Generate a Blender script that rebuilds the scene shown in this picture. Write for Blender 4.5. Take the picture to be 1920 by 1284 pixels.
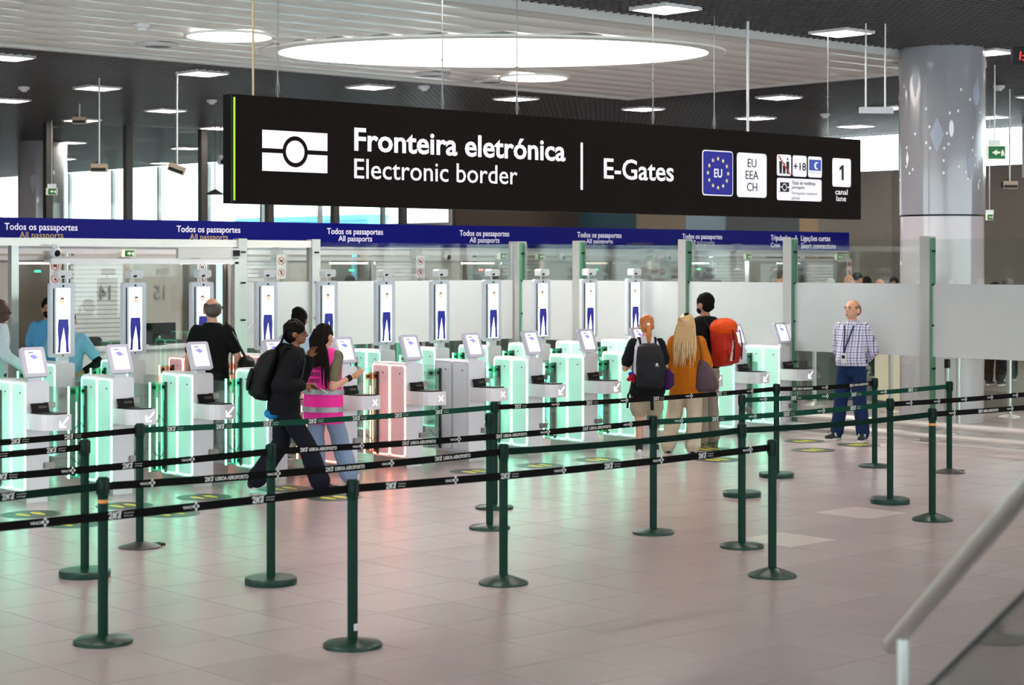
import bpy, math, random
from mathutils import Vector, Matrix
for o in list(bpy.data.objects): bpy.data.objects.remove(o)
C = bpy.context.scene.collection
S = bpy.context.scene
random.seed(7)
PI = math.pi
# ------------------------------------------------------------------ camera, world, exposure
F, HZ, EYE = 3470.0, 494.0, 2.29              # focal length and horizon in pixels of the 1920x1284 frame, eye height in m
RT, FW = Vector((.7415, -.671, 0)), Vector((.671, .7415, 0))   # camera right and forward on the plan (x along the gates, y into the hall)
cd = bpy.data.cameras.new('camera'); cam = bpy.data.objects.new('camera', cd); C.objects.link(cam)
cam.location = (0, 0, EYE); cam.rotation_euler = (PI/2, 0, -math.atan2(.671, .7415))
cd.sensor_width = 36; cd.lens = F/1920*36; cd.shift_y = -(642-HZ)/1920; cd.clip_end = 300
cd.dof.use_dof = True; cd.dof.focus_distance = 19.0; cd.dof.aperture_fstop = 3.2
S.camera = cam
w = bpy.data.worlds.new('world'); S.world = w; w.use_nodes = True
bg = w.node_tree.nodes['Background']; bg.inputs[0].default_value = (.86, .93, 1, 1); bg.inputs[1].default_value = 6.5
S.view_settings.view_transform = 'Standard'; S.view_settings.look = 'None'; S.view_settings.gamma = 1
S.view_settings.exposure = 0.2
S.cycles.max_bounces = 6; S.cycles.diffuse_bounces = 3; S.cycles.glossy_bounces = 3; S.cycles.transmission_bounces = 4; S.cycles.transparent_max_bounces = 12
S.cycles.use_adaptive_sampling = True; S.cycles.adaptive_threshold = .05; S.cycles.caustics_reflective = False; S.cycles.caustics_refractive = False; S.cycles.sample_clamp_indirect = 6
LAMP = 66.0      # brightness of the recessed ceiling lights
DISC = 9.0       # brightness of the round luminous ceiling discs

# ------------------------------------------------------------------ helpers
def lin(h):
    h = h.lstrip('#'); r = []
    if len(h) == 3: h = ''.join(c*2 for c in h)
    for i in (0, 2, 4):
        c = int(h[i:i+2], 16)/255; r.append(c/12.92 if c <= .04045 else ((c+.055)/1.055)**2.4)
    return tuple(r)
MATS = {}
def mat(name, col, rough=.5, metal=0, var=.06, scale=6, bump=0, bscale=40, emit=None, es=0, coat=0, spec=.5, alpha=1):
    if name in MATS: return MATS[name]
    m = bpy.data.materials.new(name); m.use_nodes = True; nt = m.node_tree; b = nt.nodes['Principled BSDF']
    col = lin(col) if isinstance(col, str) else col
    tc = nt.nodes.new('ShaderNodeTexCoord'); nz = nt.nodes.new('ShaderNodeTexNoise'); nz.inputs['Scale'].default_value = scale; nz.inputs['Detail'].default_value = 4
    nt.links.new(tc.outputs['Object'], nz.inputs['Vector'])
    mx = nt.nodes.new('ShaderNodeMix'); mx.data_type = 'RGBA'
    mx.inputs['A'].default_value = tuple(c*(1-var) for c in col)+(1,); mx.inputs['B'].default_value = tuple(min(1, c*(1+var)) for c in col)+(1,)
    nt.links.new(nz.outputs['Fac'], mx.inputs['Factor']); nt.links.new(mx.outputs['Result'], b.inputs['Base Color'])
    b.inputs['Roughness'].default_value = rough; b.inputs['Metallic'].default_value = metal; b.inputs['Specular IOR Level'].default_value = spec
    b.inputs['Coat Weight'].default_value = coat; b.inputs['Coat Roughness'].default_value = .05; b.inputs['Alpha'].default_value = alpha
    if emit is not None:
        b.inputs['Emission Color'].default_value = (lin(emit) if isinstance(emit, str) else emit)+(1,); b.inputs['Emission Strength'].default_value = es
    if bump:
        n2 = nt.nodes.new('ShaderNodeTexNoise'); n2.inputs['Scale'].default_value = bscale; nt.links.new(tc.outputs['Object'], n2.inputs['Vector'])
        bp = nt.nodes.new('ShaderNodeBump'); bp.inputs['Strength'].default_value = bump; bp.inputs['Distance'].default_value = .02
        nt.links.new(n2.outputs['Fac'], bp.inputs['Height']); nt.links.new(bp.outputs['Normal'], b.inputs['Normal'])
    MATS[name] = m; return m
def glass(name, tint=(.93, .97, .95), refl=.6, rough=.02):
    if name in MATS: return MATS[name]
    m = bpy.data.materials.new(name); m.use_nodes = True; nt = m.node_tree; nt.nodes.remove(nt.nodes['Principled BSDF'])
    out = nt.nodes['Material Output']; tr = nt.nodes.new('ShaderNodeBsdfTransparent'); tr.inputs[0].default_value = tint+(1,)
    gl = nt.nodes.new('ShaderNodeBsdfGlossy'); gl.inputs['Roughness'].default_value = rough
    lw = nt.nodes.new('ShaderNodeFresnel'); lw.inputs['IOR'].default_value = 1.5
    ml = nt.nodes.new('ShaderNodeMath'); ml.operation = 'MULTIPLY'; ml.inputs[1].default_value = refl
    mx = nt.nodes.new('ShaderNodeMixShader'); nt.links.new(lw.outputs[0], ml.inputs[0]); nt.links.new(ml.outputs[0], mx.inputs[0])
    nt.links.new(tr.outputs[0], mx.inputs[1]); nt.links.new(gl.outputs[0], mx.inputs[2]); nt.links.new(mx.outputs[0], out.inputs[0])
    MATS[name] = m; return m

class MB:
    def __init__(s): s.v = []; s.f = []
    def add(s, vs, fs):
        o = len(s.v); s.v += [tuple(p) for p in vs]; s.f += [tuple(i+o for i in f) for f in fs]; return s
    def box(s, x0, x1, y0, y1, z0, z1):
        return s.add([(x, y, z) for x in (x0, x1) for y in (y0, y1) for z in (z0, z1)],
              [(0, 1, 3, 2), (4, 6, 7, 5), (0, 4, 5, 1), (2, 3, 7, 6), (0, 2, 6, 4), (1, 5, 7, 3)])
    def prism(s, poly, ax, a, b):
        # poly in the plane normal to ax: 'y' -> (x,z), 'z' -> (x,y), 'x' -> (y,z)
        n = len(poly)
        def P(p, t): return (p[0], t, p[1]) if ax == 'y' else (p[0], p[1], t) if ax == 'z' else (t, p[0], p[1])
        vs = [P(p, a) for p in poly]+[P(p, b) for p in poly]
        fs = [tuple(range(n)), tuple(range(2*n-1, n-1, -1))]+[(i, i+n, (i+1) % n+n, (i+1) % n) for i in range(n)]
        return s.add(vs, fs)
    def frame(s, outer, inner, ax, a, b):
        n = len(outer)
        def P(p, t): return (p[0], t, p[1]) if ax == 'y' else (p[0], p[1], t) if ax == 'z' else (t, p[0], p[1])
        vs = [P(p, t) for t in (a, b) for q in (outer, inner) for p in q]; fs = []
        for i in range(n):
            j = (i+1) % n
            fs += [(i, j, n+j, n+i), (2*n+i, 3*n+i, 3*n+j, 2*n+j), (i, 2*n+i, 2*n+j, j), (n+i, n+j, 3*n+j, 3*n+i)]
        return s.add(vs, fs)
    def ring(s, c, ax, r, n, u=None):
        ax = Vector(ax).normalized(); u = Vector((0, 0, 1)) if abs(ax.z) < .9 else Vector((1, 0, 0))
        a = ax.cross(u).normalized(); b = ax.cross(a)
        return [Vector(c)+a*math.cos(2*PI*i/n)*r+b*math.sin(2*PI*i/n)*r for i in range(n)]
    def cyl(s, p0, p1, r, r1=None, n=12):
        r1 = r if r1 is None else r1; ax = Vector(p1)-Vector(p0)
        return s.add(s.ring(p0, ax, r, n)+s.ring(p1, ax, r1, n), [tuple(range(n)), tuple(range(2*n-1, n-1, -1))]+[(i, i+n, (i+1) % n+n, (i+1) % n) for i in range(n)])
    def tube(s, pts, r, n=8):
        pts = [Vector(p) for p in pts]; vs = []; rs = r if isinstance(r, (list, tuple)) else [r]*len(pts)
        for k, p in enumerate(pts):
            d = pts[min(k+1, len(pts)-1)]-pts[max(k-1, 0)]; vs += s.ring(p, d, rs[k], n)
        fs = [tuple(range(n)), tuple(range(len(vs)-1, len(vs)-n-1, -1))]
        for k in range(len(pts)-1): fs += [(k*n+i, k*n+n+i, k*n+n+(i+1) % n, k*n+(i+1) % n) for i in range(n)]
        return s.add(vs, fs)
    def lathe(s, prof, n=20, c=(0, 0)):
        vs = [(c[0]+r*math.cos(2*PI*i/n), c[1]+r*math.sin(2*PI*i/n), z) for r, z in prof for i in range(n)]
        fs = [(k*n+i, k*n+(i+1) % n, k*n+n+(i+1) % n, k*n+n+i) for k in range(len(prof)-1) for i in range(n)]
        fs += [tuple(range(n-1, -1, -1)), tuple(range((len(prof)-1)*n, len(prof)*n))]
        return s.add(vs, fs)
    def loft(s, secs, n=16):
        # secs: (cx,cy,cz,rx,ry) horizontal ellipses
        vs = [(cx+rx*math.cos(2*PI*i/n), cy+ry*math.sin(2*PI*i/n), cz) for cx, cy, cz, rx, ry in secs for i in range(n)]
        fs = [(k*n+i, k*n+(i+1) % n, k*n+n+(i+1) % n, k*n+n+i) for k in range(len(secs)-1) for i in range(n)]
        fs += [tuple(range(n-1, -1, -1)), tuple(range((len(secs)-1)*n, len(secs)*n))]
        return s.add(vs, fs)
    def ell(s, c, rx, ry, rz, n=14, m=9, M=None):
        vs = []; c = Vector(c)
        for j in range(m+1):
            t = PI*j/m
            for i in range(n):
                p = Vector((rx*math.sin(t)*math.cos(2*PI*i/n), ry*math.sin(t)*math.sin(2*PI*i/n), rz*math.cos(t)))
                vs.append(c+(M @ p if M else p))
        fs = [(j*n+i, j*n+n+i, j*n+n+(i+1) % n, j*n+(i+1) % n) for j in range(m) for i in range(n)]
        return s.add(vs, fs)
    def cap(s, p0, r0, p1, r1, n=12):
        p0, p1 = Vector(p0), Vector(p1); ax = (p1-p0); L = max(ax.length, 1e-5); ax = ax/L
        pr = [(-r0*.98, r0*.15), (-r0*.75, r0*.66), (0, r0), (L, r1), (L+r1*.75, r1*.66), (L+r1*.98, r1*.15)]
        vs = []
        for t, r in pr: vs += s.ring(p0+ax*t, ax, r, n)
        m = len(pr); fs = [tuple(range(n)), tuple(range(m*n-1, m*n-n-1, -1))]
        for k in range(m-1): fs += [(k*n+i, k*n+n+i, k*n+n+(i+1) % n, k*n+(i+1) % n) for i in range(n)]
        return s.add(vs, fs)
    def xform(s, M):
        s.v = [tuple(M @ Vector(p)) for p in s.v]; return s
    def mesh(s, name, material, smooth=False):
        me = bpy.data.meshes.new(name); me.from_pydata(s.v, [], s.f); me.validate(); me.update()
        import bmesh
        b = bmesh.new(); b.from_mesh(me); bmesh.ops.recalc_face_normals(b, faces=b.faces); b.to_mesh(me); b.free()
        if smooth:
            for p in me.polygons: p.use_smooth = True
            try: me.set_sharp_from_angle(angle=.7)
            except Exception: pass
        me.materials.append(material); return me
    def build(s, name, material, parent=None, smooth=False):
        o = bpy.data.objects.new(name, s.mesh(name, material, smooth)); C.objects.link(o)
        if parent: o.parent = parent
        return o
def inst(name, me, parent=None, loc=(0, 0, 0), rot=(0, 0, 0), scale=(1, 1, 1)):
    o = bpy.data.objects.new(name, me); C.objects.link(o); o.location = loc; o.rotation_euler = rot; o.scale = scale
    if parent: o.parent = parent
    return o
def tag(o, label=None, cat=None, group=None, kind=None):
    if label: o['label'] = label
    if cat: o['category'] = cat
    if group: o['group'] = group
    if kind: o['kind'] = kind
    return o
def thing(name, label, cat, loc=(0, 0, 0), rz=0, group=None):
    o = bpy.data.objects.new(name, None); C.objects.link(o); o.location = loc; o.rotation_euler = (0, 0, rz); o.empty_display_size = .1
    return tag(o, label, cat, group)
def struct(name, mb, m, parent=None, smooth=False):
    return tag(mb.build(name, m, parent, smooth), kind='structure')
def copy_tree(o, parent=None):
    c = o.copy(); C.objects.link(c)
    if parent: c.parent = parent
    for ch in list(o.children): copy_tree(ch, c)
    return c
def rrect(x0, x1, z0, z1, r, n=4, corners=(1, 1, 1, 1)):
    pts = []
    for k, (cx, cz, a) in enumerate(((x1-r, z1-r, 0), (x0+r, z1-r, 90), (x0+r, z0+r, 180), (x1-r, z0+r, 270))):
        if corners[k]:
            for i in range(n+1):
                t = math.radians(a+90*i/n); pts.append((cx+r*math.cos(t), cz+r*math.sin(t)))
        else: pts.append((cx+r*(1 if a in (0, 270) else -1), cz+r*(1 if a < 180 else -1)))
    return pts
TXT = {}
def text_mesh(body, weight=0.0, align='LEFT', spacing=1.0, line=1.0):
    k = (body, weight, align, spacing)
    if k not in TXT:
        cu = bpy.data.curves.new('lettering', 'FONT'); cu.body = body; cu.offset = weight; cu.align_x = align; cu.space_character = spacing; cu.space_line = line
        cu.resolution_u = 3; cu.extrude = .004
        ob = bpy.data.objects.new('lettering', cu); C.objects.link(ob)
        me = bpy.data.meshes.new_from_object(ob.evaluated_get(bpy.context.evaluated_depsgraph_get())); me.name = 'lettering'
        me.materials.clear(); me.materials.append(None)
        bpy.data.objects.remove(ob); bpy.data.curves.remove(cu)
        xs = [v.co.x for v in me.vertices]; ys = [v.co.y for v in me.vertices]
        TXT[k] = (me, min(xs), max(xs), min(ys), max(ys))
    return TXT[k]
TXM = {}
def text(body, m, parent, x0, x1, y, z0, z1, weight=0.0, name='lettering', mirror=False, align='LEFT', descend=False):
    """lettering standing in the x-z plane at depth y, facing -y; its ink fills x0..x1 and z0..z1"""
    me, a, b, c, d = text_mesh(body, weight, align)
    key = (body, weight, align, m.name)
    if key not in TXM:
        q = me.copy(); q.materials.clear(); q.materials.append(m); TXM[key] = q
    sx = (x1-x0)/(b-a); sz = (z1-z0)/(d-c)
    o = inst(name, TXM[key], parent, rot=(PI/2, 0, 0), scale=(-sx if mirror else sx, sz, .3))
    o.location = (x1+a*sx if mirror else x0-a*sx, y, z0-c*sz); return o
def fl(px, py, z=0.0):
    """point at height z that the photograph shows at this pixel"""
    d = F*(EYE-z)/(py-HZ); return at(px, d, z)
def at(px, d, z=0.0):
    p = RT*((px-960)/F*d)+FW*d; return Vector((p.x, p.y, z))
def onv(px, py, v):
    """(x, z) on the plane y = v"""
    d = v/(FW.y+RT.y*(px-960)/F); p = at(px, d); return p.x, EYE+(HZ-py)*d/F
ORD = ['first', 'second', 'third', 'fourth', 'fifth', 'sixth', 'seventh', 'eighth', 'ninth', 'tenth', 'eleventh', 'twelfth', 'thirteenth']

# ------------------------------------------------------------------ materials
WHITE = mat('white_painted_metal', '#dcdade', .35)
CABWHITE = mat('cabinet_white', '#eae8ee', .32, coat=.2)
STEEL = mat('brushed_steel', '#c9c8c5', .35, .75, scale=20)
DKSTEEL = mat('dark_steel', '#5a5855', .4, .7)
BLACK = mat('black_plastic', '#070709', .35, spec=.25)
RUBBER = mat('black_rubber', '#141414', .8)
GREENP = mat('green_powder_coat', '#022a20', .45, var=.15, spec=.15)
GREENB = mat('green_base_paint', '#0b332a', .32, spec=.35, var=.2, bump=.1)
BELTK = mat('black_webbing', '#070505', .85, spec=.15)
BELTG = mat('green_webbing', '#073c2e', .8, spec=.2)
BELTD = mat('dark_green_webbing', '#052019', .85, spec=.15)
PRINT = mat('white_print', '#d6d2d0', .6)
PRINTG = mat('grey_print', '#8f8c8a', .6)
SIGNBROWN = mat('sign_dark_brown', '#160e0b', .7, spec=.12, bump=.03, bscale=200)
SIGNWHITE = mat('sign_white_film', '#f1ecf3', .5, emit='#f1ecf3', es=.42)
GLASS = glass('clear_glass')
GLASSG = glass('green_tinted_glass', (.70, .92, .83), .9)
FROST = mat('frosted_film', '#bec2c3', .12, spec=.4, var=.03)
SKIN1 = mat('skin_fair', '#d09a80', .5, var=.08)
SKIN2 = mat('skin_brown', '#7c4a30', .45, var=.08)
SKIN3 = mat('skin_dark', '#4a2a1e', .45, var=.08)
SKIN4 = mat('skin_olive', '#a8745a', .5, var=.08)

# ------------------------------------------------------------------ setting: floor and tiles
struct('floor', MB().box(-8, 37, -8, 76, -.2, -.006), mat('grout', '#5d5452', .8)); FLOOR = bpy.data.objects['floor']
def tile_mat():
    m = bpy.data.materials.new('floor_tile_porcelain'); m.use_nodes = True; nt = m.node_tree; b = nt.nodes['Principled BSDF']; L = nt.links.new
    g = nt.nodes.new('ShaderNodeNewGeometry'); ad = nt.nodes.new('ShaderNodeVectorMath'); ad.operation = 'SUBTRACT'; ad.inputs[1].default_value = (.3, -.03, 0)
    sn = nt.nodes.new('ShaderNodeVectorMath'); sn.operation = 'SNAP'; sn.inputs[1].default_value = (.6, .6, 100)
    wn = nt.nodes.new('ShaderNodeTexWhiteNoise'); L(g.outputs['Position'], ad.inputs[0]); L(ad.outputs[0], sn.inputs[0]); L(sn.outputs[0], wn.inputs['Vector'])
    nz = nt.nodes.new('ShaderNodeTexNoise'); nz.inputs['Scale'].default_value = 1.1; nz.inputs['Detail'].default_value = 2; L(g.outputs['Position'], nz.inputs['Vector'])
    a = nt.nodes.new('ShaderNodeMath'); a.operation = 'MULTIPLY_ADD'; a.inputs[1].default_value = .8; L(wn.outputs['Value'], a.inputs[0]); L(nz.outputs['Fac'], a.inputs[2])
    cr = nt.nodes.new('ShaderNodeValToRGB'); cr.color_ramp.elements[0].position = .25; cr.color_ramp.elements[1].position = 1.0
    cr.color_ramp.elements[0].color = lin('#a59799')+(1,); cr.color_ramp.elements[1].color = lin('#ae9fa1')+(1,)
    L(a.outputs[0], cr.inputs[0]); L(cr.outputs[0], b.inputs['Base Color'])
    b.inputs['Roughness'].default_value = .27; b.inputs['Specular IOR Level'].default_value = .5
    return m
TILE = tile_mat()
TILEL = mat('floor_tile_pale', '#c9bcb9', .25)
tm = MB().box(.003, .597, .003, .597, -.006, 0).mesh('tile', TILE)
tml = tm.copy(); tml.materials.clear(); tml.materials.append(TILEL)
spots = []
for i in range(-4, 58):
    for j in range(2, 62):
        x, y = .3+.6*i, -.03+.6*j; c = Vector((x+.3, y+.3, 0)); d = c.dot(FW)
        if d < 3: continue
        px = 960+F*c.dot(RT)/d; py = HZ+F*EYE/d
        spots.append((0 if (-60 < px < 1980 and py < 1310) else 1, d, x, y))
spots.sort(); rest = MB(); n = 0
for off, d, x, y in spots:
    if off == 0 and n < 300:
        pale = (abs(x-11.7) < .1 and abs(y-9.57) < .1) or (abs(x-13.5) < .1 and abs(y-10.17) < .1)
        inst('tile', tml if pale else tm, FLOOR, (x, y, 0)); n += 1
    else: rest.box(x+.003, x+.597, y+.003, y+.597, -.006, 0)
tag(rest.build('tiling', TILE, FLOOR), kind='stuff')

# ------------------------------------------------------------------ setting: walls round the hall
CH = 5.40
WALLG = mat('wall_grey', '#b6b2ae', .7)
def fill_window_wall(name, along, pos, thick, a0, a1):
    """unseen hall wall behind or left of the camera, with tall windows added for fill light"""
    r = thing(name, None, None); tag(r, kind='structure')
    def bx(p0, p1, z0, z1, t0=0.0, t1=1.0):
        q0, q1 = pos+thick*t0, pos+thick*t1
        return MB().box(p0, p1, min(q0, q1), max(q0, q1), z0, z1) if along == 'x' else MB().box(min(q0, q1), max(q0, q1), p0, p1, z0, z1)
    bx(a0, a1, 0, .6).build('sill_wall', WALLG, r); bx(a0, a1, 5.1, 6.2).build('lintel', WALLG, r)
    p = a0
    while p < a1-.1:
        bx(p, p+.3, .6, 5.1).build('pier', WALLG, r); bx(p+.3, min(p+4, a1), .6, 5.1, .45, .5).build('pane', GLASS, r); p += 4  # unseen window openings, added so sky light brightens surfaces facing the camera
    return r
fill_window_wall('wall_left', 'y', -8, -.2, -8, 24); struct('wall_left_rear', MB().box(-8.2, -8, 24, 76, 0, 6.2), WALLG)
fill_window_wall('wall_front', 'x', -8, -.2, -8, 37)
struct('wall_back', MB().box(-8, 37, 76, 76.2, 0, 6.2), MATS['wall_grey'])
# end wall: windows at the far left, clerestory at the right, wall panels between
XE = 36.0
WE = thing('wall_right', None, None); tag(WE, kind='structure')
struct_panels = [(-8, 14, '#a5907c', 0, 4.55), (14, 22.5, '#ab947e', 0, 4.2), (22.5, 26.4, '#77716b', 0, 4.5), (26.4, 28.6, '#8a857e', 0, 4.5), (28.6, 29.2, '#b09a80', 0, 5.4), (29.2, 31.6, '#5d6468', 0, 5.4),
                 (31.6, 33.0, '#8fa9b8', 0, 5.4), (33.0, 34.8, '#8d8375', 0, 5.4), (34.8, 37.0, '#33505f', 0, 5.4), (37.0, 42.2, '#4b4039', 0, 5.4)]
for k, (a, b, c, z0, z1) in enumerate(struct_panels):
    MB().box(XE, XE+.2, a+.02, b-.02, z0, z1).build('wall_panel', mat('end_wall_%d' % k, c, .55 if k != 6 else .25), WE)
XW = 31.5
MB().box(XW, XE, 37.0, 37.2, 0, 5.4).build('return_wall', MATS['end_wall_9'], WE)
FRM = mat('window_frame_grey', '#c6c8c9', .5)
for k in range(13): MB().box(XW-.06, XW+.06, 37.2+k*2.9-.05, 37.2+k*2.9+.05, 0, 5.4).build('mullion', FRM, WE)
for z in (.9, 3.3): MB().box(XW-.05, XW+.02, 37.2, 76, z, z+.08).build('transom', FRM, WE)
for k in range(8): MB().box(XE-.05, XE+.02, -8+k*4.4-.06, -8+k*4.4+.06, 4.2, 5.4).build('mullion', FRM, WE)
for k in range(13): MB().box(XW+.05, XW+.06, 37.26+k*2.9, 37.26+k*2.9+2.78, 0, 5.4).build('pane', GLASS, WE)
for k in range(9): MB().box(XE+.21, XE+.22, -8+k*4.4+.06, min(28.6, -8+(k+1)*4.4-.06), 4.2, 5.4).build('pane', GLASS, WE)
# pale blue apron building outside the far windows
tag(MB().box(44, 45, 57, 66, 0, 4.0).prism([(57, 4.0), (66, 4.0), (66, 4.2), (57, 4.2)], 'x', 43.9, 45.1).build('terminal_building', mat('pale_blue_cladding', '#7cc4dc', .5)), 'pale blue building seen through the far windows at left', 'building')

# ceilings -----------------------------------------------------------
CEIL = struct('ceiling', MB().box(-8, 37, -8, 37.2, 6.05, 6.25).box(-8, 31.6, 37.2, 76, 6.05, 6.25), mat('plenum_dark', '#19181a', .9))
SLAT = mat('grid_slat_grey', '#625f60', .35, .3)
g1 = MB(); g2 = MB()
k = -8.0
while k < 36.9:
    g1.box(k, k+.014, -8, 76 if k < 31.4 else 37, CH, CH+.07); k += .14
k = -8.0
while k < 75.9:
    g2.box(-8, 37 if k < 37 else 31.4, k, k+.014, CH+.004, CH+.07); k += .14
tag(g1.build('open_cell_grid', SLAT, CEIL), kind='stuff'); tag(g2.build('open_cell_grid', SLAT, CEIL), kind='stuff')
# white lowered ceiling band of long pillowed panels
V0, V1, U1 = 16.35, 23.75, 24.4
CPAN = mat('white_ceiling_panel', '#f0eeea', .27, 0, var=.05)
pm = {}
def panel_mesh(L):
    if L not in pm:
        vs = []; fs = []; prof = [(.006, .0), (.05, -.02), (.17, -.04), (.30, -.047), (.43, -.04), (.56, -.02), (.609, 0)]
        for x in (.004, L-.004):
            vs += [(x, y, z) for y, z in prof]
        n_ = len(prof); vs += [(x, y, .03) for x in (.004, L-.004) for y in (.006, .609)]
        fs = [(i, i+1, n_+i+1, n_+i) for i in range(n_-1)]+[(2*n_, 2*n_+1, 2*n_+3, 2*n_+2)]
        mb = MB().add(vs, fs); pm[L] = mb.mesh('ceiling_panel', CPAN, True)
    return pm[L]
for r in range(12):
    x = 3.4+(r % 2)*.0
    while x < U1-.1:
        L = min(3.5, U1-x); inst('ceiling_panel', panel_mesh(round(L, 3)), CEIL, (x, V0+r*.6167, CH-.03)); x += L
fz = MB().box(3.4, U1+.12, V0-.14, V0, CH-.10, CH+.06).box(3.4, U1+.12, V1, V1+.14, CH-.10, CH+.06).box(U1, U1+.12, V0, V1, CH-.10, CH+.06)
fz.build('ceiling_fascia', mat('ceiling_fascia_white', '#c9c7c4', .5), CEIL)

# luminous discs and oval
DISCM = mat('luminous_diffuser', '#ffffff', .6, emit='#fff8f0', es=DISC)
def disc(name, px, py, rx, ry, label, ang=0.0, rim=.10):
    c = fl(px, py, CH-.09); t = thing(name, label, 'ceiling light', (c.x, c.y, CH-.075), math.atan2(RT.y, RT.x)+ang)
    N = 64
    o = [((rx+rim)*math.cos(2*PI*i/N), (ry+rim)*math.sin(2*PI*i/N)) for i in range(N)]; q = [(rx*math.cos(2*PI*i/N), ry*math.sin(2*PI*i/N)) for i in range(N)]
    MB().frame(o, q, 'z', -.03, 0).build('rim', mat('disc_rim_white', '#eae8e4', .45), t)
    MB().prism(q, 'z', -.022, -.012).build('diffuser', DISCM, t); return t
disc('oval_ceiling_light', 925, 99, 3.08, 1.82, 'huge glowing white oval light in the white ceiling', rim=.26)
disc('round_ceiling_light', 430, 68, .56, .56, 'glowing round light left of the huge oval ceiling light', rim=.04)
disc('round_ceiling_light', 1001, 146, .54, .54, 'glowing round light just behind the huge oval ceiling light', rim=.04)
for px, py, lab in ((295, 82, 'dark round air vent in white ceiling beside the left round light'), (920, 150, 'dark round air vent beside the rear round light'), (810, 138, 'shallow round vent in white ceiling behind the hanging sign'), (1710, 120, 'round air vent in white ceiling left of the grey column top')):
    c = fl(px, py, CH-.07); t = thing('ceiling_vent', lab, 'vent', (c.x, c.y, CH-.075))
    MB().lathe([(.28, 0), (.3, -.02), (.2, -.045), (.19, -.02)]).build('rim', WHITE, t); MB().lathe([(.16, -.015), (.16, -.04), (.06, -.05)]).build('core', DKSTEEL, t)
for px, py, lab in ((266, 40, 'small round smoke detector on white ceiling at upper left'), (795, 157, 'small round smoke detector by rear edge of the white ceiling'),
                    (45, 166, 'small round detector on dark grid ceiling at far left'), (397, 190, 'small round detector on dark grid ceiling left of the sign'),
                    (1547, 216, 'small round detector on dark ceiling above the right end of the sign'), (1873, 164, 'small round detector on dark ceiling right of the grey column')):
    c = fl(px, py, CH-.03); t = thing('smoke_detector', lab, 'detector', (c.x, c.y, CH-(.065 if py in (40, 157) else 0)))
    MB().lathe([(.1, 0), (.1, -.03), (.085, -.05)]).build('base', WHITE, t); MB().lathe([(.06, -.05), (.05, -.085), (.02, -.09)]).build('sensor', WHITE, t)

# recessed square louvre lights, a regular grid
LAMPM = mat('lamp_diffuser', '#ffffff', .6, emit='#fff1e2', es=LAMP)
def troffer():
    t = thing('recessed_light', '', 'ceiling light')
    MB().frame(rrect(-.32, .32, -.32, .32, .01, 1), rrect(-.29, .29, -.29, .29, .01, 1), 'z', -.02, .06).build('frame', WHITE, t)
    MB().box(-.29, .29, -.29, .29, .03, .05).build('diffuser', LAMPM, t)
    for k in range(3): MB().box(-.29, .29, -.15+k*.15-.008, -.15+k*.15+.008, -.015, .028).build('louvre', STEEL, t)
    return t
tp = troffer(); first = True
US = [2.7+3.45*k for k in range(-2, 10)]; VS = [8.7, 12.1, 15.45, 18.9, 22.25, 25.75, 29.15, 32.5, 35.9, 42.7, 49.5]
VN = {15.45: 'row in front of the white ceiling', 18.9: 'row right of the white ceiling', 22.25: 'row by the white ceiling\'s rear corner', 25.75: 'row just behind the white ceiling', 29.15: 'second row behind the white ceiling', 32.5: 'third row behind the white ceiling', 35.9: 'fourth row behind the white ceiling', 42.7: 'deep row near the far windows', 49.5: 'deepest row by the far windows'}
for v in VS:
    vis = []
    for u in US:
        if 14 < v < 16 and u < 2: continue
        if V0-.4 < v < V1+.4 and u < U1+.5 and u > 2: continue
        if u > 35 or (v > 36.5 and u > 31): continue
        if v > 40 and u < 15: continue
        P = Vector((u, v, 0)); d = P.dot(FW); px = 960+F*P.dot(RT)/d if d > 1 else -999; py = HZ-F*(CH-EYE)/d if d > 1 else -999
        vis.append((u, 0 < px < 1920 and py > 0))
    kk = 0
    for u, seen in vis:
        o = tp if first else copy_tree(tp); first = False
        o.location = (u, v, CH-.01); o['group'] = 'recessed square ceiling lights'
        if seen:
            o['label'] = 'recessed square louvre light, %s from left in %s' % (ORD[kk], VN[v]); kk += 1
        else: o['label'] = 'recessed square louvre light outside the picture'

# ------------------------------------------------------------------ columns
COLG = mat('column_lacquer_grey', '#97959c', .16, coat=.5, var=.03); COLW = mat('column_lacquer_white', '#c4bcc2', .2, coat=.4, var=.03)
def column(label, c, R, h, marks, split=2.97):
    t = thing('column', label, 'column', (c.x, c.y, 0))
    MB().lathe([(R-.02, 0), (R-.02, split)], 48).build('lower_cladding', COLW, t, True)
    MB().lathe([(R-.035, split), (R-.035, split+.025)], 48).build('shadow_gap', BLACK, t, True)
    MB().lathe([(R, split+.025), (R, h)], 48).build('upper_cladding', COLG, t, True)
    dec = mat('column_print_white', '#e8e6ee', .4, emit='#efe9e4', es=.15); decb = mat('column_print_blue_grey', '#a9aec2', .3)
    base = math.atan2(-c.y, -c.x)
    for a, z, ra, rz, kind in marks:
        vs = [(0, z)]; N = 14
        for rr in (.5, 1):
            for i in range(N):
                s_ = math.sin(2*PI*i/N); w_ = math.cos(2*PI*i/N)*(1 if kind == 0 else (.55+.45*s_ if kind == 1 else (1-abs(s_)*.75)))
                vs.append((rr*ra*w_, z+rr*rz*s_))
        P = [((R+.004)*math.cos(base+a+x/R), (R+.004)*math.sin(base+a+x/R), zz) for x, zz in vs]
        fs = [(0, 1+i, 1+(i+1) % N) for i in range(N)]+[(1+i, 1+N+i, 1+N+(i+1) % N, 1+(i+1) % N) for i in range(N)]
        MB().add(P, fs).build('dot' if ra < .035 else 'leaf_shape', dec if ra < .035 else decb, t)
    return t
cc = at(1766, 27.0)
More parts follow.
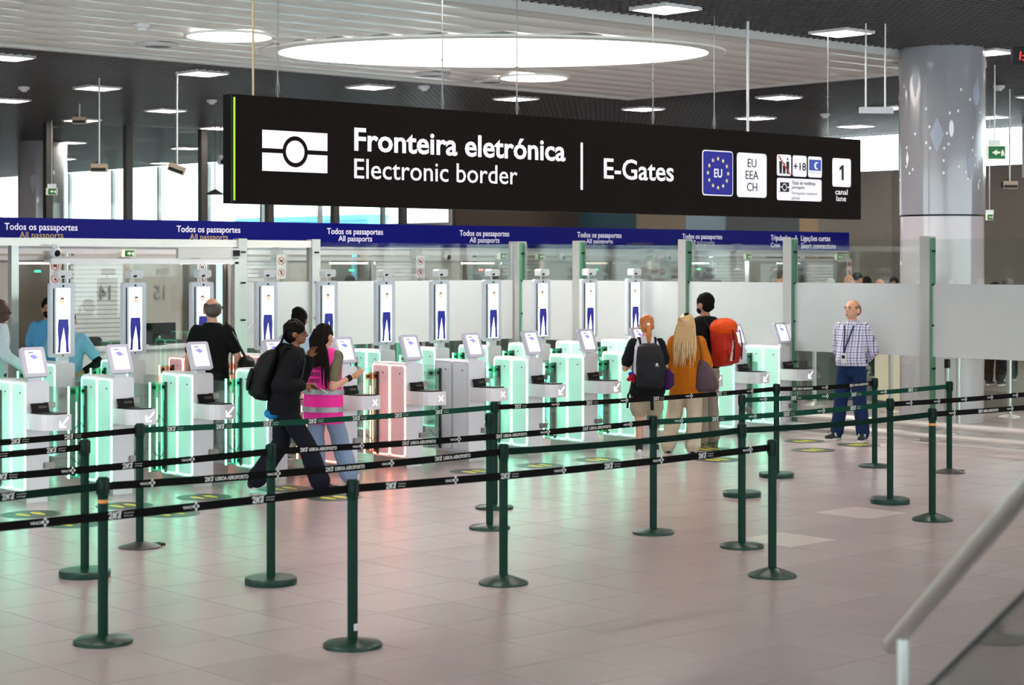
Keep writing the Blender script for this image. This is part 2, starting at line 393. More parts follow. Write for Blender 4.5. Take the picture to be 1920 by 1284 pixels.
def cm(px, py, wpx, hpx, kind=0):   # mark on the column, from its place in the photo
    return (math.asin(max(-.98, min(.98, (px-1766)/79.5))), EYE+(HZ-py)*26.4/F, wpx*26.4/F/2, hpx*26.4/F/2, kind)
MK = [cm(1718, 157, 20, 48, 1), cm(1827, 176, 20, 42, 0), cm(1757, 252, 26, 64, 2), cm(1783, 241, 9, 32, 0), cm(1816, 308, 14, 58, 2), cm(1704, 295, 8, 30, 2), cm(1831, 348, 4, 14, 0)]
for px, py in ((1698, 157), (1800, 168), (1816, 186), (1738, 203), (1780, 212), (1795, 208), (1834, 209), (1744, 237), (1775, 250), (1718, 249), (1821, 257), (1778, 270), (1820, 281), (1770, 278), (1745, 277), (1703, 274), (1738, 267), (1826, 290), (1769, 301), (1702, 310), (1714, 316), (1825, 309), (1830, 311), (1708, 323), (1769, 324), (1808, 322), (1812, 335), (1833, 338), (1796, 312), (1690, 334)):
    MK.append(cm(px, py, 4, 6))
column('thick grey lacquered column with printed white dots at right', cc, .62, CH+.2, MK)
column('distant grey column by the bright windows at far left', at(80, 47.5), .62, CH+.2, [(-.4, 4.3, .1, .25, 1), (.3, 4.4, .03, .06, 0), (-.2, 3.9, .03, .08, 0), (.45, 4.6, .03, .06, 0)])
# fire equipment signs on the near column
RED = mat('sign_red', '#b3202a', .5)
for a, z, lab in ((-.92, 1.86, 'red fire extinguisher sign on left side of the column'), (-.27, 1.84, 'red fire hose sign on column beside the steel post')):
    base = math.atan2(-cc.y, -cc.x)-.0; ang = base+a; r = .635
    t = thing('fire_sign', lab, 'sign', (cc.x+r*math.cos(ang), cc.y+r*math.sin(ang), z), ang+PI/2)
    MB().box(-.075, .075, -.008, 0, -.1, .1).build('border', PRINT, t); MB().box(-.065, .065, -.012, -.008, -.09, .09).build('plate', RED, t)
    MB().prism([(-.025, -.075), (.03, -.075), (.03, .03), (.01, .06), (.04, .075), (.03, .085), (-.02, .07), (-.035, .02), (-.025, .02)], 'y', -.015, -.012).build('pictogram', PRINT, t)

# ------------------------------------------------------------------ raised floor and passport booths at the back
struct('floor_raised', MB().box(25.2, 35.9, 14.5, 28.5, 0, .28).box(17.5, 25.2, 24.6, 28.5, 0, .28), mat('raised_floor_grey', '#6f6a66', .5))
GREIGE = mat('greige_laminate', '#a9a29b', .5); DKGREY = mat('dark_grey_panel', '#3f3d3c', .5); PALE = mat('pale_grey_panel', '#c4c2c0', .45)
BLINDM = mat('white_blind_slat', '#d4d4d6', .5); FROSTD = glass('pale_frosted_door', (.62, .63, .62), .6, .15)
BV = 25.45
WARM = mat('downlight_warm', '#ffffff', .5, emit='#ffe9cf', es=9); COOL = mat('striplight_cool', '#ffffff', .5, emit='#f3f7ff', es=7)
GRN = mat('green_status_light', '#1f5', .5, emit='#3dff9a', es=3); REDL = mat('red_status_light', '#f42', .5, emit='#ff6a4a', es=3)
EXITG = mat('exit_green', '#0b5b35', .5, emit='#0b7a45', es=.25); EXITW = mat('exit_white', '#f3f6e0', .5, emit='#eef2c8', es=.25)
def exit_sign(label, loc, rz, w=.34, h=.17, rod=0, arrow=-1):
    t = thing('exit_sign', label, 'exit sign', loc, rz)
    MB().box(-w/2, w/2, -.02, .02, -h/2, h/2).build('case', EXITW, t)
    MB().box(-w*.3, w*.46, -.024, -.02, -h*.44, h*.44).build('green_field', EXITG, t)
    k = w/.34
    MB().prism([(arrow*.08*k+.03*k, 0), (.03*k, .045*k), (.03*k, .015*k), (.08*k, .015*k), (.08*k, -.015*k), (.03*k, -.015*k), (.03*k, -.045*k)], 'y', -.028, -.024).build('arrow', EXITW, t)
    MB().prism([(.10*k, -.06*k), (.115*k, -.06*k), (.125*k, -.02*k), (.135*k, -.05*k), (.15*k, -.05*k), (.135*k, .02*k), (.115*k, .05*k), (.095*k, .01*k)], 'y', -.028, -.024).build('running_figure', EXITW, t)
    if rod: MB().box(-.09, .09, -.02, .02, h/2, h/2+.09).cyl((0, 0, h/2), (0, 0, rod), .012).build('hanger', STEEL, t)
    return t
def nophoto(label, x, z, y):
    t = thing('no_photo_sign', label, 'sign', (x, y, z))
    MB().box(-.09, .09, -.006, 0, -.2, .2).build('plate', PRINT, t)
    for k in (-1, 1):
        N = 20; o = [(.065*math.cos(2*PI*i/N), k*.095+.065*math.sin(2*PI*i/N)) for i in range(N)]; q = [(.055*math.cos(2*PI*i/N), k*.095+.055*math.sin(2*PI*i/N)) for i in range(N)]
        MB().frame(o, q, 'y', -.01, -.006).prism([(-.04, k*.095+.032), (-.032, k*.095+.04), (.04, k*.095-.032), (.032, k*.095-.04)], 'y', -.01, -.006).build('prohibition_ring', RED, t)
        MB().prism(rrect(-.03, .03, k*.095-.02, k*.095+.02, .006, 1) if k > 0 else rrect(-.014, .014, k*.095-.032, k*.095+.032, .005, 1), 'y', -.009, -.006).build('pictogram', BLACK, t)
    return t
def dome_cam(label, loc, r=.09):
    t = thing('dome_camera', label, 'camera', loc)
    MB().ell((0, 0, 0), r, r, r).build('housing', WHITE, t, True); MB().ell((0, -r*.45, -r*.1), r*.68, r*.68, r*.68).build('lens_bubble', BLACK, t, True)
    MB().cyl((0, 0, r*.8), (0, 0, r*1.4), r*.7).build('mount', WHITE, t, True); return t
BAYS = [12.0+2.95*k for k in range(-1, 7)]
blab = ['partly hidden passport booth at the far left edge', 'passport booth with white counter behind the left e-gates', 'second passport booth, behind the man in black shirt', 'passport booth behind the diagonal-striped glass', 'passport booth left of the wide glass wall corner', 'passport booth right of the glass wall corner', 'bright lit passport booth behind the ponytailed girl', 'passport booth under the crew end of the blue band']
for k, u in enumerate(BAYS):
    t = thing('passport_booth', blab[k], 'booth', (u, BV, 0), 0, 'passport control booths')
    W = 2.95; zf = .28 if u > 17 else 0
    MB().box(.0, W-.08, 0, .06, zf, 1.08).build('lower_panel', DKGREY, t)
    MB().box(0, .07, -.03, .09, zf, 2.55).build('post', STEEL, t); MB().box(W*.62, W*.62+.05, -.03, .09, zf, 2.55).build('post', STEEL, t)
    MB().box(.07, .32*W, 0, .05, 1.08, 2.34).build('greige_panel', GREIGE, t)
    MB().box(.34*W, .62*W, 0, .04, 1.08, 2.34).build('glass_panel', FROSTD, t)
    for q in range(18): MB().box(.66*W, .97*W, .0, .03, 1.1+q*.069, 1.1+q*.069+.055).build('blind_slat', BLINDM, t)
    MB().box(0, W, -.06, .06, 2.34, 2.40).build('transom', PALE, t)
    MB().box(0, W, -.05, .1, 2.44, 2.58).build('header', WHITE, t)
    MB().box(.4*W, .9*W, .4, .55, 2.28, 2.31).build('strip_light', mat('booth_floodlight', '#ffffff', .5, emit='#f3f7ff', es=40) if k == 6 else COOL if k == 7 else WARM, t)
    MB().box(.1, W-.1, 1.9, 2.0, zf, 2.5).build('rear_panel', GREIGE if k % 2 else PALE, t)
    MB().box(.5*W, .62*W, -.25, -.2, 1.62, 1.95).build('monitor', BLACK, t) if k in (3, 4, 5, 6) else None
    MB().box(W*.45, W*.45+.09, -.06, -.04, 2.16, 2.19).build('status_light', REDL if k == 4 else GRN, t)
# mirrored lane numbers on the door glass
NUM = mat('etched_number_grey', '#8b8883', .6)
for s_, px in (('14', 197), ('15', 300)):
    x, z = onv(px, 548, BV-.02)
    tag(text(s_, NUM, None, x-.1, x+.1, BV-.02, z-.11, z+.11, .01, 'lane_number', True), {'14': 'mirrored number fourteen on the left booth glass', '15': 'mirrored number fifteen near the dark monitor'}[s_], 'lettering')
for px, y, lab in ((103, 510, 'no photo and no phone sign behind leftmost tall screen'), (379, 512, 'no photo and no phone sign above the man in black'), (527, 500, 'faint no photo sign behind the striped glass'), (788, 500, 'no photo sign behind the tall screens left of centre'), (1230, 497, 'no photo sign behind glass left of the right steel posts'), (1592, 503, 'white notice on the last booth under the blue band')):
    x, z = onv(px, y, BV-.3); nophoto(lab, x, z, BV-.3)
    MB().box(-.04, .04, 0, .26, .14, .32).build('bracket', STEEL, bpy.data.objects[[o.name for o in C.objects if o.get('label') == lab][0]])
for px, y, lab in ((104, 473, 'white dome camera under the steel beam at left'), (838, 481, 'small dome camera beneath the blue band near centre'), (1053, 482, 'small dome camera right of the glass wall corner'), (1251, 482, 'small dome camera left of the tall green-edged post')):
    x, z = onv(px, y, BV-.18 if px > 300 else 21.6); dome_cam(lab, (x, BV-.18 if px > 300 else 21.6, z), .075)
for px, y, lab in ((240, 475, 'small green exit sign beneath the blue band at left'), (942, 480, 'small exit sign beneath the band left of glass corner'), (1012, 481, 'small exit sign beneath the band right of glass corner'), (1402, 481, 'small exit sign in the bright booth header'), (1572, 482, 'small exit sign under right end of the blue band')):
    x, z = onv(px, y, BV-.12); exit_sign(lab, (x, BV-.12, z), 0, .22, .11)
# white counter with monitor and chair back
t = thing('service_counter', 'long white counter behind the left tall screens', 'counter', (12.2, 23.6, 0))
MB().box(0, 3.0, 0, .06, .0, 1.04).build('front_panel', mat('counter_white', '#dcd9d8', .4), t); MB().box(-.03, 3.03, -.04, .6, 1.04, 1.08).build('worktop', WHITE, t); MB().box(0, .06, .06, .6, 0, 1.04).box(2.94, 3.0, .06, .6, 0, 1.04).build('end_panel', WHITE, t)
t = thing('monitor', 'dark computer monitor on the white counter', 'monitor', (14.55, 23.9, 1.08), .1)
MB().prism(rrect(-.3, .3, .03, .33, .015, 2), 'y', -.02, .02).build('screen_back', BLACK, t); MB().box(-.03, .03, .0, .06, 0, .2).build('stand', BLACK, t); MB().box(-.1, .1, -.06, .1, 0, .012).build('foot', BLACK, t); MB().cyl((0, -.022, .12), (0, -.024, .12), .025).build('badge', STEEL, t)
t = thing('office_chair', 'black office chair back showing above the white counter', 'chair', (13.75, 24.6, 0))
MB().prism(rrect(-.24, .24, .62, 1.2, .08, 4), 'y', -.04, .04).build('backrest', BLACK, t); MB().box(-.25, .25, -.5, 0, .45, .53).build('seat', BLACK, t); MB().cyl((0, -.25, .08), (0, -.25, .46), .03).build('stem', DKSTEEL, t)
for k in range(5): MB().box(-.02, .02, 0, .3, .04, .08).xform(Matrix.Translation((0, -.25, 0)) @ Matrix.Rotation(k*2*PI/5, 4, 'Z')).build('leg', DKSTEEL, t)

# blue information band over the booths
BLUE = mat('band_blue', '#010358', .45, spec=.15, emit='#0716c8', es=.08, var=.02)
zb0, zb1 = 2.575, 2.975
t = thing('blue_band', 'long blue overhead band reading Todos os passaportes above the booths', 'sign', (0, BV+.0, 0))
xe = onv(1591, 450, BV-.1)[0]
MB().box(9.0, xe, -.12, .06, zb0, zb1).build('panel', BLUE, t)
MB().box(9.0, xe, -.10, .04, zb0-.03, zb0-.005).build('lower_trim', WHITE, t)
GOLD = mat('band_gold_print', '#b39a5e', .5, emit='#b39a5e', es=.2); BPRN = mat('band_white_print', '#e9e4f2', .5, emit='#e9e4f2', es=.35)
for k, u in enumerate((13.4, 16.35, 19.3, 22.25, 25.2, 28.15)):
    text('Todos os passaportes', BPRN, t, u-.6, u+.6, -.121, zb1-.218, zb1-.085, .004)
    text('All passports', GOLD if k < 2 else BPRN, t, u-.36, u+.36, -.121, zb1-.335, zb1-.21)
text('Tripulações', BPRN, t, 30.3, 30.95, -.121, zb1-.235, zb1-.08, .006); text('Crew', BPRN, t, 30.3, 30.6, -.121, zb1-.34, zb1-.24)
MB().box(31.12, 31.14, -.124, -.12, zb1-.34, zb1-.08).build('divider', BPRN, t)
text('Ligações curtas', BPRN, t, 31.3, 32.3, -.121, zb1-.235, zb1-.08, .006); text('Short connections', BPRN, t, 31.3, 32.5, -.121, zb1-.36, zb1-.24)

# glazed partition far behind with dark mullions, and hanging lamps there
t = thing('wall_partition', None, None); tag(t, kind='structure')
for px, dd in ((90, 40.6), (240, 41.7), (380, 42.8), (505, 43.9), (628, 45.0), (755, 46.2)):
    c = at(px, dd); MB().box(c.x-.08, c.x+.08, c.y-.08, c.y+.08, 0, CH).build('mullion', DKSTEEL, t)
for k in range(5):
    c = at((90, 240, 380, 505, 628)[k], (40.6, 41.7, 42.8, 43.9, 45.0)[k]); e = at((240, 380, 505, 628, 755)[k], (41.7, 42.8, 43.9, 45, 46.2)[k])
    MB().prism([(c.x+.05, c.y), (e.x-.05, e.y), (e.x-.05, e.y+.02), (c.x+.05, c.y+.02)], 'z', 0, CH).build('pane', GLASS, t)

# ------------------------------------------------------------------ glass walls with frosted film round the gates
GREENEDGE = mat('glass_edge_green', '#55896b', .25, var=.1)
def glass_wall(name, pts, last=True):
    root = thing(name, None, None); tag(root, kind='structure')
    H = 2.64
    for k, (x, y, corner) in enumerate(pts if last else pts[:-1]):
        r = .072 if not corner else .10
        p = MB().box(x-r, x+r, y-r, y+r, 0, H).build('post', STEEL, root); MB().box(x-r-.03, x+r+.03, y-r-.03, y+r+.03, 0, .02).build('base_plate', STEEL, p)
        dx, dy = ((0, -1) if k < len(pts)-1 and abs(pts[k+1][0]-x) < .1 else (1, 0))
        if name == 'wall_glass_right': MB().box(x-.05, x+.05, y-r-.012, y-r-.002, .1, H-.02).build('green_glass_edge', GREENEDGE, p)
        else: MB().box(x-r-.012, x-r-.002, y-.03, y+.03, .1, H-.02).build('glass_edge', PALE, p)
        for z in (.4, .95, 1.5, 2.02, 2.45): MB().box(x-.03, x+.03, y-r-.03, y-r, z-.012, z+.012).build('clamp', BLACK, p)
    for k in range(len(pts)-1):
        (x0, y0, _), (x1, y1, _) = pts[k], pts[k+1]
        D = Vector((x1-x0, y1-y0, 0)); L = D.length; D /= L; N = Vector((D.y, -D.x, 0))
        M = Matrix(((D.x, -D.y, 0, x0), (D.y, D.x, 0, y0), (0, 0, 1, 0), (0, 0, 0, 1)))
        g = MB().box(.07, L-.07, -.006, .006, .12, 2.6).xform(M).build('pane', GLASS, root)
        f = MB().box(.07, L-.07, -.012, -.008, 1.1, 2.03).xform(M).build('frosted_film', FROST, g)
    return root
W_R = glass_wall('wall_glass_right', [(19.85, 21.8, 1), (19.85, 20.4, 0), (19.85, 18.2, 0), (19.85, 16.25, 0), (19.85, 14.0, 0), (19.85, 11.8, 0), (19.85, 9.6, 0)])
rail = MB().tube([(19.74, 16.2, .24), (19.74, 8, .24)], .04).tube([(19.74, 16.2, .10), (19.74, 8, .10)], .04).box(19.72, 19.82, 8, 16.2, 0, .02)
rail.build('floor_rail', mat('rail_white_metal', '#e8e2de', .25, .25), W_R)
W_B = glass_wall('wall_glass_back', [(15.85, 21.8, 0), (19.80, 21.8, 1)], False)
x450 = onv(450, 500, 21.8)[0]
W_B2 = glass_wall('wall_glass_striped', [(x450, 21.8, 0), (15.85, 21.8, 0)], False)
for k in range(3):
    for px0 in (462, 530):
        xa, za = onv(px0+k*11, 617, 21.77); xb, zb = onv(px0+k*11+14, 597, 21.77)
        MB().prism([(xa, za), (xa+.03, za), (xb+.03, zb), (xb, zb)], 'y', 21.765, 21.77).build('white_stripe', PRINT, W_B2)
# steel header beam, sliding door rail and drive box left of the striped glass
hb = thing('header_beam', 'brushed steel beam spanning the doorway under the blue band', 'beam', (0, 21.8, 0))
MB().box(8.2, 15.8, -.05, .05, 2.52, 2.62).build('beam', mat('beam_steel_pale', '#dcd8d2', .3, .4), hb)
xl = onv(25, 500, 21.8)[0]
MB().box(xl-.05, xl+.05, -.05, .05, 0, 2.52).build('post', STEEL, hb); MB().box(8.2, 8.3, -.05, .05, 0, 2.52).build('post', STEEL, hb)
dr = thing('sliding_door_drive', 'grey door drive box with rail under the steel beam', 'door drive', (0, 21.8, 0))
xa, za = onv(333, 463, 21.7); xb, zb = onv(447, 484, 21.7); xc = onv(96, 485, 21.7)[0]
MB().box(xa, xb, -.12, -.06, zb, za-.01).build('box', PALE, dr); MB().box(xc, xb, -.11, -.06, zb-.08, zb-.01).build('rail', WHITE, dr); MB().box(xb-.1, xb, -.14, -.12, zb+.03, za-.04).build('sensor', BLACK, dr)
xd = onv(444, 500, 21.7)[0]; MB().box(xd-.04, xd+.04, -.11, -.05, 0, zb-.05).build('door_stile', STEEL, dr)
MB().box(xc+.2, xc+2.4, -.09, -.08, .05, zb-.08).build('door_glass', GLASS, dr)

# ------------------------------------------------------------------ e-gates
GV, XV, GP, G0 = 16.2, 18.95, .93, 8.53
LED = {'green': (mat('led_green', '#8ff', .5, emit=(.22, 1, .60), es=5.0), mat('lit_panel_green', '#d3ece5', .3, emit=(.30, .95, .72), es=.22)),
       'red': (mat('led_red', '#fba', .5, emit=(1, .32, .22), es=4.2), mat('lit_panel_red', '#dcc3cc', .3, emit=(1, .45, .42), es=.16)),
       'off': (mat('led_off', '#c9cdd8', .4), mat('unlit_panel', '#e6e8f0', .3))}
SCREENW = mat('screen_white', '#ffffff', .4, emit='#ffffff', es=1.25)
SCREENL = mat('screen_lilac', '#ffffff', .4, emit='#f4f0ff', es=.95)
ICONB = mat('screen_blue', '#1c1f7e', .4, emit='#1a1a86', es=.5); ICONL = mat('screen_lavender', '#8c8cd8', .4, emit='#8a86dc', es=.6)
ARROWM = mat('arrow_light', '#ffffff', .4, emit='#f4fff4', es=1.6); CROSSM = mat('cross_light', '#ffe8d8', .4, emit='#ffdcc8', es=1.3)
TABF = mat('tablet_frame_lilac', '#cfcbdc', .35)
CLAMPM = mat('clamp_metal', '#87837e', .35, .8)
SCRN_SKIN = mat('screen_skin', '#d8b09a', .4, emit='#e6c4b0', es=.7); SCRN_HAIR = mat('screen_hair', '#2e2622', .4)
def cab(t, c, l=.62):
    """cabinet standing on x -.12..0.12, y 0..l with lit panels on its -x face"""
    led, pan = LED[c]
    MB().prism(rrect(-.12, .12, .10, 1.165, .035, 3, (1, 1, 0, 0)), 'y', 0, l).build('body', CABWHITE, t)
    MB().box(-.11, .11, .012, l-.012, 0, .10).build('plinth', STEEL, t)
    for a, b in ((.012, l*.46), (l*.48, l-.012)):
        p = MB().prism(rrect(a+.012, b-.012, .13, 1.135, .03, 3), 'x', -.128, -.12).build('lit_panel', pan, t)
        MB().frame(rrect(a, b, .118, 1.147, .035, 3), rrect(a+.013, b-.013, .131, 1.134, .03, 3), 'x', -.131, -.12).build('light_strip', led, p)
        MB().cyl((-.128, (a+b)/2-.04, 1.05), (-.1295, (a+b)/2-.04, 1.05), .010, n=8).build('sensor', BLACK, p)
        if b > l*.6: MB().box(-.1295, -.128, b-.06, b-.05, .16, .86).build('slot', DKSTEEL, p)
    # swing leaf hinged on the lane side
    L = MB().box(-.33, -.135, l-.13, l-.118, .14, 1.06).build('glass_leaf', GLASSG, t)
    tag(L, 'green tinted glass leaf' if c == 'green' else None)
    if c != 'off': MB().box(-.335, -.325, l-.135, l-.113, .14, 1.06).box(-.25, -.24, l-.13, l-.118, .16, .9).build('lit_edge', led, L)
    MB().box(-.15, -.132, l-.14, l-.11, .12, 1.06).build('hinge_bar', DKSTEEL, L)
    MB().tube([(-.15, l-.14, .62), (-.22, l-.14, .72), (-.30, l-.14, .56)], .006, 6).tube([(-.15, l-.14, .36), (-.22, l-.14, .27), (-.31, l-.14, .36)], .006, 6).build('link_arm', DKSTEEL, L)
    for z in (.18, 1.01):
        MB().box(-.32, -.14, l-.137, l-.131, z-.035, z+.035).build('clamp_plate', glass('plate_'+c, (.6, .9, .75) if c == 'green' else (.95, .6, .55) if c == 'red' else (.8, .8, .8)), L)
        for x in (-.29, -.18): MB().cyl((x, l-.137, z), (x, l-.15, z), .018, n=10).build('bolt', BLACK, L)
ARROW = [(-.035, -.035), (.012, -.035), (.012, -.0265), (-.020, -.0265), (.038, .0315), (.0315, .038), (-.0265, -.020), (-.0265, .012), (-.035, .012)]
def entry_gate(c, cross):
    t = thing('e_gate', '', 'gate'); cab(t, c)
    # front kiosk: tablet, passport reader shelf, side glass wing
    nk = MB().box(-.05, .05, .04, .10, 1.16, 1.26).build('tablet_neck', CABWHITE, t)
    M = Matrix.Translation((-.01, .06, 1.34)) @ Matrix.Rotation(math.radians(-22), 4, 'X')
    tb = MB().prism(rrect(-.125, .125, -.15, .15, .025, 4), 'y', -.02, .02).xform(M).build('tablet', TABF, t)
    MB().prism(rrect(-.085, .085, -.115, .115, .004, 1), 'y', -.024, -.02).xform(M).build('screen', SCREENL, tb)
    MB().prism([(-.05, .06), (.0, .075), (.045, .04), (-.005, .02)], 'y', -.027, -.024).xform(M).build('passport_icon', ICONL, tb)
    MB().prism([(-.055, .085), (-.0, .085), (-.0, .1), (-.055, .1)], 'y', -.026, -.024).xform(M).build('caption_icon', mat('screen_grey', '#aaa8b8', .5), tb)
    sh = MB().prism([(-.115, 0), (-.115, -.22)]+[(-.115+.14*(1-math.cos(a)), -.22-.14*math.sin(a)) for a in (.4, .8, 1.2, PI/2)]+[(.16, -.36), (.16, -.3), (.118, 0)], 'z', .71, .86).build('reader_shelf', CABWHITE, t)
    MB().prism([(-.09, -.03), (.10, -.03), (.13, -.33), (-.0, -.33), (-.08, -.2)], 'z', .86, .872).build('reader_plate', BLACK, sh)
    M2 = Matrix.Translation((0, -.045, .905)) @ Matrix.Rotation(math.radians(-18), 4, 'X')
    MB().box(-.09, .09, -.008, .008, -.035, .05).xform(M2).build('reader_display', BLACK, sh)
    MB().box(-.02, .07, -.010, -.008, .0, .02).xform(M2).build('display_text', DKSTEEL, sh)
    if cross:
        MB().prism([(-.035, -.028), (-.028, -.035), (.035, .028), (.028, .035)], 'y', -.363, -.36).prism([(-.035, .028), (-.028, .035), (.035, -.028), (.028, -.035)], 'y', -.363, -.36).xform(Matrix.Translation((.085, 0, .785))).build('cross_symbol', CROSSM, sh)
    else: MB().prism([(x*1.35, z*1.35) for x, z in ARROW], 'y', -.363, -.36).xform(Matrix.Translation((.085, 0, .785))).build('arrow_symbol', ARROWM, sh)
    for z in (.93, .35): MB().prism(rrect(.06, .17, z-.03, z+.03, .012, 2), 'y', -.03, .0).build('clamp', CLAMPM, t)
    MB().prism(rrect(.14, .33, .22, .98, .05, 4, (1, 0, 0, 1)), 'y', -.02, -.01).build('glass_wing', GLASS, t)
    g = MB().box(-.006, .006, .63, 2.72, .12, 1.0).build('side_glass', GLASS, t)
    MB().box(-.008, .008, .63, 2.72, .09, .12).build('glass_shoe', STEEL, g)
    return t
def exit_gate(c, pic):
    t = thing('exit_gate', '', 'gate'); cab(t, c)
    MB().box(-.06, .06, .03, .11, 1.16, 1.24).build('display_neck', CABWHITE, t)
    p = MB().prism(rrect(-.19, .12, 1.23, 2.07, .03, 4), 'y', .0, .06).build('display', mat('display_frame_white', '#d3d6e0', .35), t)
    MB().box(-.112, .06, -.004, 0, 1.275, 2.01).build('screen', SCREENW, p)
    MB().box(-.152, -.138, -.004, 0, 1.275, 2.01).build('sensor_strip', BLACK, p)
    MB().cyl((-.025, 0, 2.035), (-.025, -.004, 2.035), .013, n=12).cyl((-.03, 0, 1.25), (-.03, -.004, 1.25), .009, n=10).build('lens', BLACK, p)
    X = -.026
    MB().prism([(X-.062, 1.66), (X+.06, 1.66), (X+.068, 1.55), (X+.062, 1.40), (X+.068, 1.30), (X+.08, 1.283), (X+.035, 1.283), (X+.03, 1.40), (X+.004, 1.57), (X-.032, 1.40), (X-.04, 1.283), (X-.078, 1.283), (X-.066, 1.31), (X-.062, 1.40), (X-.07, 1.55)], 'y', -.006, -.004).build('trousers_picture', ICONB, p)
    hx = X-.004+pic*.012
    MB().prism([(hx+.026*math.cos(a), 1.865+.036*math.sin(a)) for a in [2*PI*i/14 for i in range(14)]], 'y', -.006, -.004).build('face_picture', SCRN_SKIN, p)
    MB().prism([(hx-.03, 1.87)]+[(hx+.03*math.cos(a), 1.872+.036*math.sin(a)) for a in [PI-PI*i/8 for i in range(9)]]+[(hx+.022, 1.885), (hx-.015, 1.892)], 'y', -.0075, -.006).build('hair_picture', SCRN_HAIR, p)
    MB().prism([(X+.03, 1.72), (X+.05, 1.75), (X+.055, 1.745), (X+.036, 1.715)], 'y', -.006, -.004).prism([(X+.04, 1.76), (X+.055, 1.78), (X+.058, 1.775), (X+.044, 1.755)], 'y', -.006, -.004).build('hand_picture', SCRN_SKIN, p)
    cbx = MB().box(-.045, -.03, .02, .04, 2.07, 2.13).build('camera_stem', WHITE, t)
    MB().prism([(-.10, 2.12), (.05, 2.12), (.07, 2.15), (.07, 2.195), (.05, 2.215), (-.08, 2.215), (-.105, 2.19)], 'y', -.03, .09).build('camera_head', WHITE, cbx)
    MB().prism([(-.075, 2.13), (-.03, 2.13), (-.02, 2.155), (-.06, 2.155)], 'y', -.035, -.03).build('camera_lens', BLACK, cbx)
    return t
ECOL = ['green']*4+['red', 'red', 'off']+['green']*6
protos = {}
for i in range(13):
    c = ECOL[i]; cross = i in (4, 5, 6); key = (c, cross)
    o = copy_tree(protos[key]) if key in protos else entry_gate(*key); protos.setdefault(key, o)
    o.location = (G0+GP*i, GV, 0); o['group'] = 'e-gate entry kiosks in a row'
    o['label'] = 'white e-gate entry kiosk, %s from the left, %s' % (ORD[i], {'green': 'glowing green with arrow', 'red': 'glowing red with cross', 'off': 'unlit side with cross'}[c])
XCOL = ['green']*4+['red', 'red']+['green']*7
for i in range(1, 13):
    c = XCOL[i]; key = ('x', c, i % 2)
    o = copy_tree(protos[key]) if key in protos else exit_gate(c, (i % 2)*2-1); protos.setdefault(key, o)
    o.location = (G0+GP*i-.07, XV, 0); o['group'] = 'exit gates with tall face-scan screens'
    o['label'] = 'exit gate with tall screen of standing figure, %s from the left%s' % (ORD[i-1], ', red lit side' if c == 'red' else '')

# ------------------------------------------------------------------ the big hanging sign
SV = 15.55
sx0, sz1 = onv(436, 176, SV); sz0 = onv(436, 381, SV)[1]; sx1 = onv(1614, 260, SV)[0]
t = thing('hanging_sign', 'long dark hanging sign reading Fronteira eletrónica E-Gates', 'sign', ((sx0+sx1)/2, SV, 0)); ox = (sx0+sx1)/2
def sgx(px, py): x, z = onv(px, py, SV); return x-ox, z
MB().box(sx0-ox, sx1-ox, 0, .14, sz0, sz1).build('panel', SIGNBROWN, t)
MB().box(sx0-ox-.02, sx0-ox-.001, .0, .14, sz0, sz1).build('end_cap', BLACK, t)
a = sgx(437.5, 200)[0]; b = sgx(440.5, 200)[0]
MB().box(a, b, -.006, 0, sz0+.03, sz1-.03).build('lime_edge', mat('lime_green', '#a7cf1f', .5, emit='#a7cf1f', es=.5), t)
def sbox(px0, py0, px1, py1, m, name, r=.03, y=-.004, y1=0):
    xa, z1 = sgx(px0, py0); xb = sgx(px1, py1)[0]; z0 = sgx(px0, py1)[1]
    return MB().prism(rrect(xa, xb, z0, z1, r, 4), 'y', y, y1).build(name, m, t), xa, xb, z0, z1
# biometric passport symbol
xa, z1 = sgx(491.5, 243); xb = sgx(613.5, 243)[0]; z0 = sgx(491.5, 320)[1]; zm = (z0+z1)/2; xm = (xa+xb)/2; R1 = (z1-z0)*.385; gap = (z1-z0)*.055; N = 24
def bio(par, xa, xb, z0, z1, m, y):
    xm, zm = (xa+xb)/2, (z0+z1)/2; R = (z1-z0)*.385; g = (z1-z0)*.055
    for sg in (1, -1):
        t0 = math.asin(g/R); arc = [(xm+R*math.cos(q), zm+sg*R*math.sin(q)) for q in [t0+(PI-2*t0)*i/16 for i in range(17)]]
        zt = z1 if sg > 0 else z0
        MB().prism([(xb, zm+sg*g), (xb, zt), (xa, zt), (xa, zm+sg*g)]+arc[::-1], 'y', y-.004, y).build('passport_symbol', m, par)
    r = R*.72
    MB().prism([(xm+r*math.cos(2*PI*i/N), zm+r*math.sin(2*PI*i/N)) for i in range(N)], 'y', y-.004, y).build('passport_symbol', m, par)
bio(t, xa, xb, z0, z1, SIGNWHITE, 0)
def stext(s_, px0, px1, ptop, pbot, wt=0.0, m=SIGNWHITE, y=-.002, pxr=None):
    xa, z1 = sgx(px0, ptop); z0 = sgx(px0, pbot)[1]; xb = sgx(px1, ptop)[0]
    return text(s_, m, t, xa, xb, y, z0, z1, wt)
stext('Fronteira eletrónica', 664, 1060, 239, 283, .022)
stext('Electronic border', 664, 970, 297, 334.5, .004)
sbox(1088.5, 267, 1092.5, 356, SIGNWHITE, 'divider', .01)
stext('E-Gates', 1132, 1263, 296, 335, .014)
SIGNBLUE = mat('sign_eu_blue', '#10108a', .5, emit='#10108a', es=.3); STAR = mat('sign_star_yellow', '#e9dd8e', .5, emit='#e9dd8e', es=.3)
SIGNINK = mat('sign_ink', '#15120f', .5)
o, xa, xb, z0, z1 = sbox(1316.5, 280.5, 1374, 366, SIGNWHITE, 'eu_plate_border', .045)
